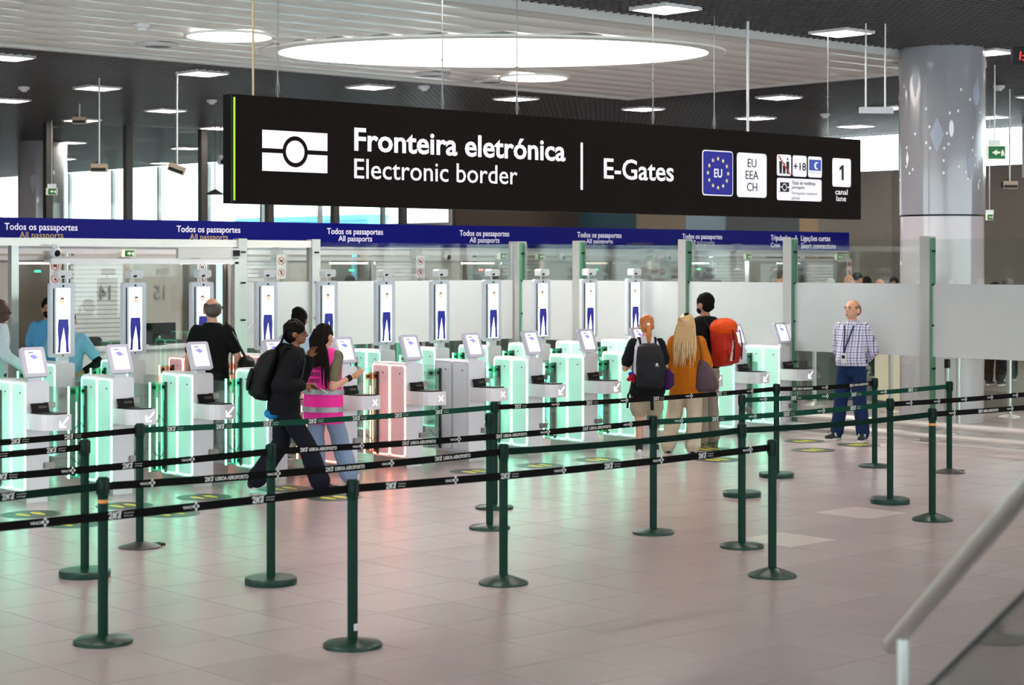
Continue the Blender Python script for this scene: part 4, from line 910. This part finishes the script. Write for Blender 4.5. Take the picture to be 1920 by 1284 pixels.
for z in (.80, .985):
    rx, ry = .240-.01*(z-.8), .196-.045*(z-.8); q = MB().loft([(0, 0, z, rx, ry), (0, 0, z+.055, rx-.006, ry-.006)], 28); pv.lean(q); pv.sc(q).build('reflective_stripe', REFL, pv.root, True)
for z, s_, w_ in ((1.26, 'AIRPORT', .085), (1.19, 'BORDER', .08), (1.12, 'SUPPORT', .085)):
    q = text(s_, mat('vest_print', '#3a0a2a', .7), pv.root, (-.03-w_)*pv.s, (-.03+w_)*pv.s, 0, z*pv.s, (z+.045)*pv.s, .012, 'vest_lettering'); q.location.y = (-.176+.0*(z-1.1))*pv.s+math.sin(math.radians(3))*(z-.95)
pv.bottoms(cloth('light_denim', '#8a9cbb'), .06, .10, .105, 'jeans', .022); pv.shoes(mat('shoe_white', '#d8d5d2', .6)); pv.hair(HAIRD, 'long')
for k in range(26):
    x = -.08+.0064*k; r_ = random.uniform(-.02, .02); L_ = random.uniform(1.27, 1.33) if k < 20 else random.uniform(1.0, 1.12)
    st_ = MB().tube([pv.H((x*.7, -.07, 1.70)), pv.H((x*1.0, -.115, 1.6)), pv.T((x*1.15+.02, -.165, 1.45)), pv.T((x*1.3+r_+.03, -.182, 1.3)), pv.T((x*1.4+r_+.03, -.18, L_))], [.02, .02, .018, .015, .004], 6); pv.sc(st_).build('hair_strand', HAIRD, pv.root, True)
wt = Vector((.33, .02, 1.18))-Vector((.13, .19, .11)).normalized()*.03
q = MB().tube([wt-Vector((.012, .018, .01)), wt+Vector((.012, .018, .01))], .036, 12); tag(pv.sc(q).build('wristwatch', BLACK, pv.root, True))

# --- girl with ginger ponytail
GINGER = mat('hair_ginger', '#b5692c', .4, var=.25, scale=30); KHAKI = cloth('khaki_cotton', '#a79c86')
pg = Person('girl with ginger ponytail, black backpack and khaki shorts at a gate', fl(1213, 858), -6, 1.68, SKIN1,
    dict(lean=4, Rel=(.24, .06, 1.12), Rwr=(.14, .26, 1.15), Lel=(-.27, .02, 1.10), Lwr=(-.17, .24, 1.12)))
pg.top(cloth('white_tee', '#d2d2da'), .86, 'short', .02, 't_shirt', smat=cloth('black_sleeve', '#10131a'), sr=.014)
pg.bottoms(KHAKI, .60, .118, .1, 'shorts', .014, hipx=.012)
for sg in (-1, 1):
    sk = MB().cap((sg*.1, -.02, .1), .046, (sg*.1, -.015, .2), .048); so = rm(pg.sc(sk), 'sock', mat('sock_black', '#131318', .8), pg.root, .01, 1)
    for z in (.17, .19): pg.sc(MB().lathe([(.051, z), (.051, z+.008)], 16, (sg*.1, -.017))).build('sock_band', SHOEW, so)
pg.shoes(mat('shoe_white_grey', '#c9c8cd', .6)); pg.hair(GINGER, 'short')
q = MB()
for k in range(12):
    x = -.017+.003*k; q.tube([pg.H((x*.4, -.10, 1.66)), pg.H((x, -.155, 1.62)), pg.H((x*1.3, -.165, 1.53)), pg.H((x*.8, -.15, 1.43))], [.011, .015, .014, .004], 6)
tag(rm(pg.sc(q), 'ponytail', GINGER, pg.root, .008, 1)); pg.sc(pg.headmap(MB().lathe([(.017, 0), (.017, .014)], 12).xform(Matrix.Translation((0, -.125, 1.645)) @ Matrix.Rotation(1.0, 4, 'X')))).build('hair_tie', SHOEW, pg.root)
bk = backpack('black backpack with small white emblem on the ginger-haired girl', pg.root, pg, cloth('black_ripstop', '#17161c', .6), .36, .25, .86, 1.40, -.13)
e = MB().prism([(.05+.014*math.cos(q_), 1.17+.014*math.sin(q_)) for q_ in [2*PI*i/10 for i in range(10)]], 'y', -.412, -.40).box(.027, .073, -.412, -.40, 1.145, 1.152); pg.sc(e).build('emblem', PRINT, bk)
t = thing('jacket', 'black jacket tied round the waist of the ginger-haired girl', 'jacket', pg.root.location, pg.root.rotation_euler.z)
rm(pg.sc(MB().loft([(0, -.02, .74, .19, .16), (0, -.03, .82, .225, .2), (0, -.02, .92, .205, .17), (0, 0, .97, .19, .15)], 20).ell((-.1, -.17, .82), .15, .06, .09)), 'wrap', cloth('black_fleece', '#0c0c10'), t, .012, 3, .03)
pg.sc(MB().tube([(-.2, -.1, .88), (-.25, -.1, .78), (-.26, -.1, .62)], .014, 6).tube([(.02, -.21, .8), (.03, -.2, .6)], .022, 6)).build('hanging_sleeve', MATS['black_fleece'], t)
t = thing('plush_toy', 'small red and blue plush hanging at the ginger-haired girl\'s left', 'toy', pg.root.location, pg.root.rotation_euler.z)
pg.sc(MB().ell((-.2, -.1, 1.0), .045, .03, .05).ell((-.24, -.1, .97), .03, .02, .025).ell((-.18, -.1, .95), .025, .02, .03)).build('red_body', cloth('plush_red', '#b3122f'), t, True); pg.sc(MB().ell((-.22, -.105, 1.04), .03, .02, .022).tube([(-.2, -.1, 1.05), (-.19, -.05, 1.12)], .004, 5)).build('blue_head', cloth('plush_blue', '#2438b8'), t, True)
t = thing('pouch', 'small purple bag hanging right of the girl\'s black backpack', 'bag', pg.root.location, pg.root.rotation_euler.z)
rm(pg.sc(MB().loft([(.23, -.12, .84, .03, .03), (.25, -.12, .9, .075, .05), (.25, -.12, 1.03, .065, .045), (.22, -.12, 1.1, .03, .025)], 16)), 'bag', cloth('purple_nylon', '#3a1d4c'), t, .01, 2, .02); pg.sc(MB().tube([(.22, -.12, 1.1), (.18, -.13, 1.16), (.17, -.15, 1.2)], .008, 6)).build('loop', BLACK, t)

# --- blonde woman
BLOND = mat('hair_blonde', '#c9a878', .4, var=.3, scale=40); BLOND2 = mat('hair_blonde_dark', '#a07c4e', .45, var=.3, scale=40); MUST = cloth('mustard_cotton', '#b5660f'); CREAM = cloth('cream_cotton', '#c9baa4')
pb = Person('woman with long blonde hair, mustard top and cream trousers', fl(1287, 849), 14, 1.68, SKIN1,
    dict(lean=3, hyaw=4, Rel=(.25, .0, 1.12), Rwr=(.22, .2, 1.06), Lel=(-.24, .05, 1.12), Lwr=(-.14, .25, 1.1), Lkn=(-.16, .04, .5), Lan=(-.23, -.02, .09), Rkn=(.09, .03, .5), Ran=(.09, -.04, .09), Lft=12))
pb.top(MUST, .72, 'long', .035, 'tunic', .03, .025, sr=.015); pb.bottoms(CREAM, .05, .105, .098, 'trousers', .024, hipx=.012); pb.shoes(mat('shoe_cream', '#cfc9c4', .6), mat('sole_dark', '#1b191c', .7)); pb.hair(BLOND, 'long')
for k in range(44):
    x = -.095+.0044*k; r_ = random.uniform(-.025, .025); L_ = random.uniform(1.06, 1.30)
    q = MB().tube([pb.H((x*.4, -.02, 1.71)), pb.H((x*.85, -.082, 1.70)), pb.H((x*1.0, -.115, 1.61)), pb.T((x*1.35, -.165+.12*abs(x), 1.47)), pb.T((x*1.5+r_*.5, -.18+.2*abs(x), 1.32)), pb.T((x*1.45+r_, -.185+random.uniform(-.01, .01), L_))], [.01, .014, .016, .015, .013, .003], 6); pb.sc(q).build('hair_strand', BLOND if k % 3 else BLOND2, pb.root, True)
q = MB().ell((0, -.03, 1.745), .035, .07, .025); pb.headmap(q); rm(pb.sc(q), 'dark_roots', HAIRD, pb.root, .009, 2)
t = thing('shoulder_bag', 'brown and purple checked shoulder bag on the blonde woman\'s right', 'bag', pb.root.location, pb.root.rotation_euler.z)
rm(pb.sc(MB().loft([(.27, -.09, .78, .10, .05), (.27, -.09, .83, .155, .075), (.26, -.09, .95, .14, .065), (.23, -.09, 1.12, .07, .035), (.2, -.08, 1.18, .03, .02)], 18)), 'bag', mat('checked_bag', '#4a3540', .7, var=.35, scale=14), t, .012, 2, .025)
pb.sc(MB().tube([(.21, -.09, 1.16), (.2, -.12, 1.3), pb.T((.15, -.04, 1.47)), pb.T((.17, .08, 1.38)), (.22, .02, 1.16)], .009, 6)).build('strap', mat('strap_brown', '#4a2c1c', .6), t)

# --- man with orange backpack
pm_ = Person('tall man in black shirt carrying an orange backpack', fl(1324, 838), -46, 1.92, SKIN4,
    dict(lean=2, hyaw=-6, Rel=(.26, .02, 1.13), Rwr=(.2, .2, 1.02), Lel=(-.26, .04, 1.13), Lwr=(-.18, .24, 1.1)))
pm_.top(cloth('black_jersey', '#0d0d10'), .9, 'long', .025, 'shirt', sr=.008); pm_.bottoms(cloth('taupe_cotton', '#94877b'), .08, .098, .088); pm_.shoes(mat('shoe_grey_olive', '#6c6c5c', .7), mat('sole_olive', '#8b8a63', .7)); pm_.hair(HAIRK, 'short')
q = MB().ell((0, .035, 1.575), .059, .062, .05); pm_.headmap(q); rm(pm_.sc(q), 'beard', HAIRK, pm_.root, .009, 2)
ORNG = cloth('orange_red_nylon', '#a3200e', .55); ORNL = cloth('orange_nylon', '#d8480c', .55)
bk = backpack('large orange backpack with white lettering on the tall man', pm_.root, pm_, ORNG, .37, .30, .93, 1.40, -.13, lid=ORNL)
for k in range(9): pm_.sc(MB().box(-.115+.006*k, -.085+.006*k, -.435, -.425, 1.0+.026*k, 1.02+.026*k)).build('print_mark', PRINT, bk)
for x in (-.06, .08): pm_.sc(MB().tube([pm_.T((x, -.44, 1.0)), pm_.T((x, -.455, 1.15)), pm_.T((x*.9, -.43, 1.33))], .008, 5)).build('compression_strap', cloth('strap_dark_red', '#4a0d0a'), bk)

# --- man in plaid shirt
def plaid():
    m = bpy.data.materials.new('plaid_cotton'); m.use_nodes = True; nt = m.node_tree; b = nt.nodes['Principled BSDF']; L = nt.links.new; b.inputs['Roughness'].default_value = .85
    tc = nt.nodes.new('ShaderNodeTexCoord'); sp = nt.nodes.new('ShaderNodeSeparateXYZ'); L(tc.outputs['Object'], sp.inputs[0]); col = None
    def stripe(sock, freq, width, c, prev):
        a = nt.nodes.new('ShaderNodeMath'); a.operation = 'MULTIPLY'; a.inputs[1].default_value = freq; L(sock, a.inputs[0])
        f = nt.nodes.new('ShaderNodeMath'); f.operation = 'FRACT'; L(a.outputs[0], f.inputs[0])
        l = nt.nodes.new('ShaderNodeMath'); l.operation = 'LESS_THAN'; l.inputs[1].default_value = width; L(f.outputs[0], l.inputs[0])
        k = nt.nodes.new('ShaderNodeMath'); k.operation = 'MULTIPLY'; k.inputs[1].default_value = .62; L(l.outputs[0], k.inputs[0])
        mx = nt.nodes.new('ShaderNodeMix'); mx.data_type = 'RGBA'; L(k.outputs[0], mx.inputs['Factor']); mx.inputs['B'].default_value = lin(c)+(1,)
        if prev is None: mx.inputs['A'].default_value = lin('#e4e0ec')+(1,)
        else: L(prev, mx.inputs['A'])
        return mx.outputs['Result']
    x, z = sp.outputs['X'], sp.outputs['Z']
    p = stripe(x, 28, .42, '#8d90c0', None); p = stripe(z, 28, .42, '#8d90c0', p); p = stripe(x, 14, .16, '#23264f', p); p = stripe(z, 14, .12, '#3a3d6d', p); L(p, b.inputs['Base Color']); return m
pp = Person('balding man in plaid shirt and blue jeans standing by the glass wall', fl(1597, 826), -148, 1.82, SKIN1,
    dict(lean=-2, hyaw=-18, hpitch=-4, Rel=(.24, -.12, 1.12), Rwr=(.08, -.22, .97), Lel=(-.24, -.12, 1.12), Lwr=(-.08, -.22, .97), Rkn=(.13, .02, .5), Ran=(.2, .0, .09), Lkn=(-.11, .02, .5), Lan=(-.15, .0, .09), Rft=-20, Lft=12), 1.02)
pp.top(plaid(), .93, 'long', .02, 'plaid_shirt', .012, .014, belly=.10, sr=.006); pp.bottoms(cloth('dark_blue_denim', '#17294f'), .06, .088, .085, 'jeans', .016, top=1.02)
pp.shoes(mat('shoe_navy', '#15171f', .6), SHOEW, PRINT); pp.hair(mat('hair_sandy_grey', '#8b6c4a', .5, var=.2, scale=30), 'balding')
for sg in (-1, 1):
    q = MB().prism([(sg*.012, 1.455), (sg*.09, 1.49), (sg*.085, 1.43), (sg*.035, 1.395)], 'y', .085, .10); pp.lean(q); pp.sc(q).build('collar', MATS.get('white_tee'), pp.root)
    q = MB().ell((sg*.033, .088, 1.662), .02, .008, .006, 8, 6); pp.headmap(q); pp.sc(q).build('eyebrow', mat('brow_brown', '#5b4230', .6), pp.root)
LAN = mat('lanyard_blue', '#152352', .6)
pp.sc(MB().tube([pp.T((.075, .0, 1.48)), pp.T((.06, .10, 1.43)), (.03, .175, 1.25), (.01, .235, 1.1)], .011, 6).tube([pp.T((-.075, .0, 1.48)), pp.T((-.06, .10, 1.43)), (-.02, .175, 1.25), (.01, .235, 1.1)], .011, 6)).build('lanyard', LAN, pp.root)
bd = pp.sc(MB().box(-.025, .045, .242, .248, .97, 1.09)).build('badge', PRINT, pp.root); pp.sc(MB().box(-.01, .03, .249, .251, 1.03, 1.07)).build('badge_photo', BLACK, bd)
pp.sc(MB().tube([(.17, -.07, .99), (.1, .115, .99), (0, .14, .985), (-.1, .115, .99), (-.17, -.07, .99)], .014, 6)).build('belt_strap', BLACK, pp.root)

# --- travellers between the gates and officers at left
def simple(label, loc, a, h, skin, shirt, pants, hairm, hk='short', sleeve='short', pose=None, vox=.013, face=True, beard=False):
    p = Person(label, loc, a, h, skin, pose, 1.0, vox, face); p.top(shirt, .88, sleeve, .02, 'shirt'); p.bottoms(pants); p.shoes(MATS['shoe_black'])
    if hairm: p.hair(hairm, hk)
    if beard: q = MB().ell((0, .035, 1.575), .06, .063, .052); p.headmap(q); rm(p.sc(q), 'beard', hairm, p.root, .01, 2)
    return p
DARKP = cloth('charcoal_trousers', '#1a1a1e'); LBLUE = cloth('pale_blue_shirt', '#a9c2d6'); OBLUE = cloth('officer_blue_shirt', '#4f93bd')
GREYH = mat('hair_grey_brown', '#4a3f36', .6, var=.25, scale=30)
pt = simple('balding man in black t-shirt facing a tall gate screen', (11.76, 18.15), -8, 1.89, SKIN1, cloth('black_tee', '#0a0a0c'), DARKP, GREYH, 'balding', pose=dict(Rel=(.27, -.03, 1.13), Rwr=(.28, .08, .9), hyaw=10))
t = thing('duffel_bag', 'black duffel bag hanging at the side of the man in black t-shirt', 'bag', pt.root.location, pt.root.rotation_euler.z)
rm(pt.sc(MB().loft([(.36, -.02, .9, .08, .15), (.36, -.02, .98, .10, .19), (.36, -.02, 1.08, .09, .17), (.36, -.02, 1.13, .05, .12)], 18)), 'bag', MATS['black_nylon'], t, .014, 2, .02); pt.sc(MB().tube([(.36, .12, 1.1), (.25, .06, 1.3), pt.T((.15, .0, 1.48)), (.26, -.1, 1.3), (.36, -.14, 1.1)], .014, 6)).build('strap', BLACK, t)
simple('person with dark bun in pale blue shirt between the gates', (12.66, 17.7), 4, 1.76, SKIN4, LBLUE, DARKP, HAIRK, 'bun', 'long')
simple('bald man in pale shirt at the left picture edge', (9.97, 20.0), 70, 1.88, SKIN3, cloth('near_white_shirt', '#c6cfd9'), DARKP, None, sleeve='long', pose=dict(Rel=(.24, .1, 1.15), Rwr=(.2, .3, 1.0), Lel=(-.24, .1, 1.15), Lwr=(-.2, .32, 1.02), lean=6))
simple('bearded officer in blue shirt behind the leftmost full tall screen', (11.38, 21.3), 172, 1.86, SKIN4, OBLUE, DARKP, HAIRK, beard=True)
q = simple('officer in light blue shirt with dark cuffs leaning behind the tall screen', (10.85, 19.85), 176, 1.74, SKIN4, cloth('officer_light_blue', '#7fb6d0'), DARKP, HAIRK, pose=dict(Rel=(.36, -.02, 1.12), Rwr=(.2, .14, 1.02), Lel=(-.36, -.02, 1.12), Lwr=(-.2, .14, 1.02)))
for sg in (-1, 1): rm(q.sc(MB().cap((sg*.33, -.01, 1.16), .058, (sg*.36, -.02, 1.12), .056).cap((sg*.36, -.02, 1.12), .055, (sg*.22, .12, 1.03), .045)), 'dark_cuff', MATS['black_tee'], q.root, .014, 2)
# --- people beyond the frosted glass: only their heads show
far = [(1325, 526, SKIN4, HAIRK, 'black-haired head above frosted glass beside the tall man'), (1417, 528, SKIN1, GREYH, 'grey-haired head low above the frosted glass'), (1462, 523, SKIN1, GINGER, 'reddish-haired head above frosted glass left of the green post'),
       (1474, 511, SKIN4, None, 'pale bald head touching the green-edged post'), (1556, 522, SKIN1, mat('hair_white', '#c9c7c4', .6), 'white-haired head above the frosted glass'), (1592, 515, SKIN1, None, 'pink bald head above the man in plaid shirt'),
       (1607, 512, SKIN1, HAIRK, 'dark-haired head just right of the pink bald head'), (1625, 519, SKIN4, HAIRK, 'black-haired face looking left above frosted glass'), (1650, 523, SKIN1, None, 'small bald head left of the grey column'),
       (1676, 519, SKIN4, HAIRD, 'dark-haired head at the grey column edge'), (1865, 529, SKIN4, HAIRD, 'low dark head right of the grey column'), (1889, 522, SKIN1, GREYH, 'short-haired head at the far right above frosted glass'),
       (657, 517, SKIN4, HAIRK, 'black-haired officer head behind tall screens at centre left'), (896, 518, SKIN4, HAIRD, 'brown-haired officer head left of the glass corner'), (1153, 524, SKIN4, HAIRK, 'dark-haired officer head right of the glass corner')]
cols = ['#b9b3ac', '#34405a', '#7d2f2a', '#23262c', '#d5d2cd', '#596b55']
for k, (px, ytop, sk, hr, lab) in enumerate(far):
    d = {1325: 35.5, 1417: 35.0, 1462: 34.0, 1474: 36.3, 1556: 33.0, 1592: 32.0, 1607: 34.0, 1625: 35.6, 1650: 32.6, 1676: 34.4, 1865: 30.5, 1889: 31.8}.get(px, 36.0)
    if px < 1200: d = 25.9/(FW.y+RT.y*(px-960)/F)
    c = at(px, d, .28); h = EYE-(ytop-HZ)*d/F-.28
    p = Person(lab, c, random.uniform(-40, 40)+(180 if k % 3 == 0 else 0), h, sk, None, 1.0, .02, k % 3 == 0); p.top(cloth('crowd_shirt_%d' % (k % 6), cols[k % 6]), .88, 'long', .02, 'shirt'); p.bottoms(DARKP); p.shoes(MATS['shoe_black'])
    if hr: p.hair(hr, 'short')

# ------------------------------------------------------------------ hanging and standing small things
def hung_cam(label, px, py, d, h=.14, tilt=.0, rod=True):
    z = EYE+(HZ-py)*d/F; c = at(px, d); t = thing('security_camera', label, 'camera', (c.x, c.y, z), -.7)
    M = Matrix.Rotation(tilt, 4, 'Y')
    MB().box(-.13, .13, -.07, .07, -.075, .06).xform(M).build('housing', mat('camera_beige', '#b9a58f', .5), t); MB().box(-.12, .12, -.075, -.07, -.06, -.01).box(-.14, -.13, -.05, .05, -.06, .05).xform(M).build('lens_window', BLACK, t)
    MB().cyl((0, 0, .06), (0, 0, CH-z), .016, n=8).build('rod', STEEL, t); MB().tube([(-.06, 0, .06), (-.04, 0, .1), (0, 0, .09)], .008, 6).build('cable', BLACK, t)
hung_cam('beige box camera on a rod above the blue band, left one', 186, 314, 31.0); hung_cam('beige tilted camera on a rod left of the hanging sign', 332, 316, 30.0, tilt=.35)
hung_cam('small dark camera on a short rod at upper left', 149, 225, 36.0); hung_cam('red and black camera on a rod at far right', 1893, 346, 33.0)
c = at(403, 40.0); t = thing('pendant_lamp', 'small dark pendant hanging left of the sign', 'lamp', (c.x, c.y, EYE+(HZ-365)*40/F))
MB().lathe([(.2, 0), (.19, .02), (.06, .1), (.03, .12)]).build('shade', DKSTEEL, t, True); MB().cyl((0, 0, .1), (0, 0, CH-t.location.z), .012, n=8).build('rod', DKSTEEL, t)
c = at(414, 41.0); dome_cam('dark dome camera hanging close to the sign\'s left end', (c.x, c.y, EYE+(HZ-302)*41/F), .09)
o = [x for x in C.objects if x.get('label') == 'dark dome camera hanging close to the sign\'s left end'][0]; MB().cyl((0, 0, .1), (0, 0, CH-o.location.z), .01, n=6).build('rod', DKSTEEL, o)
c = at(1865, 29.0); exit_sign('green and white exit sign hanging right of the column', (c.x, c.y, EYE+(HZ-286)*29/F), -.72, .34, .22, CH-(EYE+(HZ-286)*29/F))
c = at(97, 40.2); exit_sign('lit exit sign on the distant column at left', (c.x, c.y, EYE+(HZ-359)*40.2/F), -.72, .24, .15, CH-(EYE+(HZ-359)*40.2/F))
c = at(1855, 40.0); exit_sign('small yellow-green exit sign on the wall far right', (c.x, c.y, EYE+(HZ-407)*40/F), -.72, .16, .13, CH-(EYE+(HZ-407)*40/F))
c = at(1643, 24.0); z = EYE+(HZ-207)*24/F; t = thing('light_bar', 'white suspended light bar above the right end of the sign', 'lamp', (c.x, c.y, z), -.6)
MB().box(-.22, .22, -.04, .04, -.04, .04).build('housing', WHITE, t)
for x in (-.14, .12): MB().cyl((x, 0, .04), (x, 0, CH-z), .012, n=8).build('rod', STEEL, t)
c = at(1925, 22.0); z = EYE+(HZ-105)*22/F; t = thing('digital_clock', 'black digital clock with red digits cut by the right edge', 'clock', (c.x, c.y, z), -.73)
MB().box(-.18, .18, -.04, .04, -.11, .11).build('case', BLACK, t); RD = mat('red_digit', '#ff2a2a', .5, emit='#ff2a2a', es=2)
MB().prism([(-.10, -.05), (-.085, -.05), (-.075, .05), (-.09, .05)], 'y', -.044, -.04).build('digit', RD, t)
for x in (-.04, .04): MB().box(x-.025, x+.025, -.044, -.04, -.055, -.045).box(x-.025, x+.025, -.044, -.04, -.005, .005).box(x+.02, x+.03, -.044, -.04, -.05, .05).build('digit', RD, t)
MB().cyl((0, 0, .11), (0, 0, CH-z), .015, n=8).build('rod', STEEL, t)
# chrome posts beyond the glass wall
for k, (px, py, lab) in enumerate(((1527, 760, 'chrome post seen through glass left of the plaid-shirt man'), (1670, 772, 'chrome post seen through glass right of the plaid-shirt man'), (1797, 802, 'chrome post with round base behind the glass at right'), (1893, 783, 'chrome post behind glass by the right picture edge'), (1776, 812, 'chrome post with black head behind the glass wall'))):
    c = fl(px, py); t = thing('chrome_post', lab, 'queue post', (c.x, c.y, 0), 0, 'chrome posts behind the glass')
    MB().lathe([(.17, 0), (.17, .01), (.15, .02), (.045, .05), (.04, .06)], 28).build('base', STEEL, t, True); MB().cyl((0, 0, .05), (0, 0, .98), .034, n=16).build('pole', STEEL, t, True); MB().cyl((0, 0, .88), (0, 0, 1.0), .04, n=16).build('head', BLACK if k == 4 else STEEL, t, True)
c0, c1 = at(1640, 30.5), at(1745, 29.0)
t = thing('cream_counter', 'cream counter with red stickers behind the glass wall', 'counter', (c0.x, c0.y, 0), math.atan2(c1.y-c0.y, c1.x-c0.x)); L_ = (c1-c0).length
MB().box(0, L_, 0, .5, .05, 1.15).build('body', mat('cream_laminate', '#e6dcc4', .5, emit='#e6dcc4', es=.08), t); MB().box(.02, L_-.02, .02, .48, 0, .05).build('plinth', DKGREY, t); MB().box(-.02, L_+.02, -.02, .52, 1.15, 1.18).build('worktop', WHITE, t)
for x in (.08, .3, .5): MB().box(x, x+.09, -.006, 0, .92, 1.05).build('sticker', RED, t)
c = at(1560, 31.2); t = thing('dark_cabinet', 'dark low cabinet seen under the frosted glass', 'cabinet', (c.x, c.y, 0), -.7)
MB().box(-.5, .5, -.25, .25, .05, 1.1).build('body', DKGREY, t); MB().box(-.48, .48, -.22, .22, 0, .05).build('plinth', BLACK, t); MB().box(-.47, -.01, -.262, -.25, .1, 1.05).build('door', DKGREY, t); MB().box(.01, .47, -.262, -.25, .1, 1.05).build('door', DKGREY, t)
# litter bin behind the striped glass
c = at(485, 27.6); t = thing('litter_bin', 'dark bin standing behind the striped glass', 'bin', (c.x, c.y, 0))
MB().lathe([(.17, 0), (.2, .75), (.2, .8)], 20).build('body', DKGREY, t, True); MB().lathe([(.21, .8), (.21, .84), (.12, .86), (.11, .81)], 20).build('rim', BLACK, t, True)
# foreground handrail of the stair the photographer stands on
A = at(1672, 5.75, EYE-(1208-HZ)*5.75/F); B = at(1925, 4.45, EYE-(918-HZ)*4.45/F); Bx = B+(B-A)*.3
t = thing('stair_handrail', 'blurred steel handrail with glass panel in the lower right corner', 'handrail', (A.x, A.y, 0))
q = lambda p: Vector(p)-Vector((A.x, A.y, 0))
MB().tube([q(A), q(A+(B-A)*.01), q(Bx)], .0255, 24).build('rail', mat('polished_steel', '#ece8e2', .28, .9), t, True); D = (B-A).normalized()
MB().cyl(q(A-D*.004), q(A), .026, n=24).build('end_cap', DKSTEEL, t, True)
for f in (.10, 1.22):
    p = A+(B-A)*f; MB().cyl(q((p.x, p.y, 0)), q((p.x, p.y, p.z-.02)), .02, n=16).build('post', STEEL, t, True)
dz = .19; W_ = Vector((0, 0, 1)); S_ = Vector((-D.y, D.x, 0)).normalized()*.006; off = RT*.055
v = []
for sg in (-1, 1):
    for p, zz in ((A, None), (Bx, None)):
        v += [q((p.x+off.x+S_.x*sg, p.y+off.y+S_.y*sg, max(.02, p.z-1.0))), q((p.x+off.x+S_.x*sg, p.y+off.y+S_.y*sg, p.z-dz))]
MB().add(v, [(0, 1, 3, 2), (4, 6, 7, 5), (0, 4, 5, 1), (2, 3, 7, 6), (0, 2, 6, 4)]).build('glass_panel', glass('balustrade_glass', (.86, .88, .86), .5), t)
MB().tube([q(A+off-W_*dz), q(Bx+off-W_*dz)], .007, 8).build('glass_top_edge', mat('glass_edge_dark', '#2b3a3c', .3), t)
# the stair itself, below the frame
st = MB(); base = Vector((A.x, A.y, 0)); d2 = Vector((D.x, D.y, 0)).normalized(); n2 = Vector((d2.y, -d2.x, 0))
stair = thing('floor_stair', None, None); tag(stair, kind='structure')
for k in range(6):
    p0 = base+d2*(.3*k-.1); p1 = base+d2*(.3*k+.2 if k < 5 else 6.0); z = .155*(k+1)
    w0, w1 = (-1.6, .1)
    side = 1 if (Vector((0, 0, 0))-base).dot(n2) > 0 else -1
    pts = [p0+n2*side*-.1, p1+n2*side*-.1, p1+n2*side*2.2, p0+n2*side*2.2]
    MB().prism([(p.x, p.y) for p in pts], 'z', z-.155, z).build('step', mat('stair_stone', '#a79d98', .5), stair)
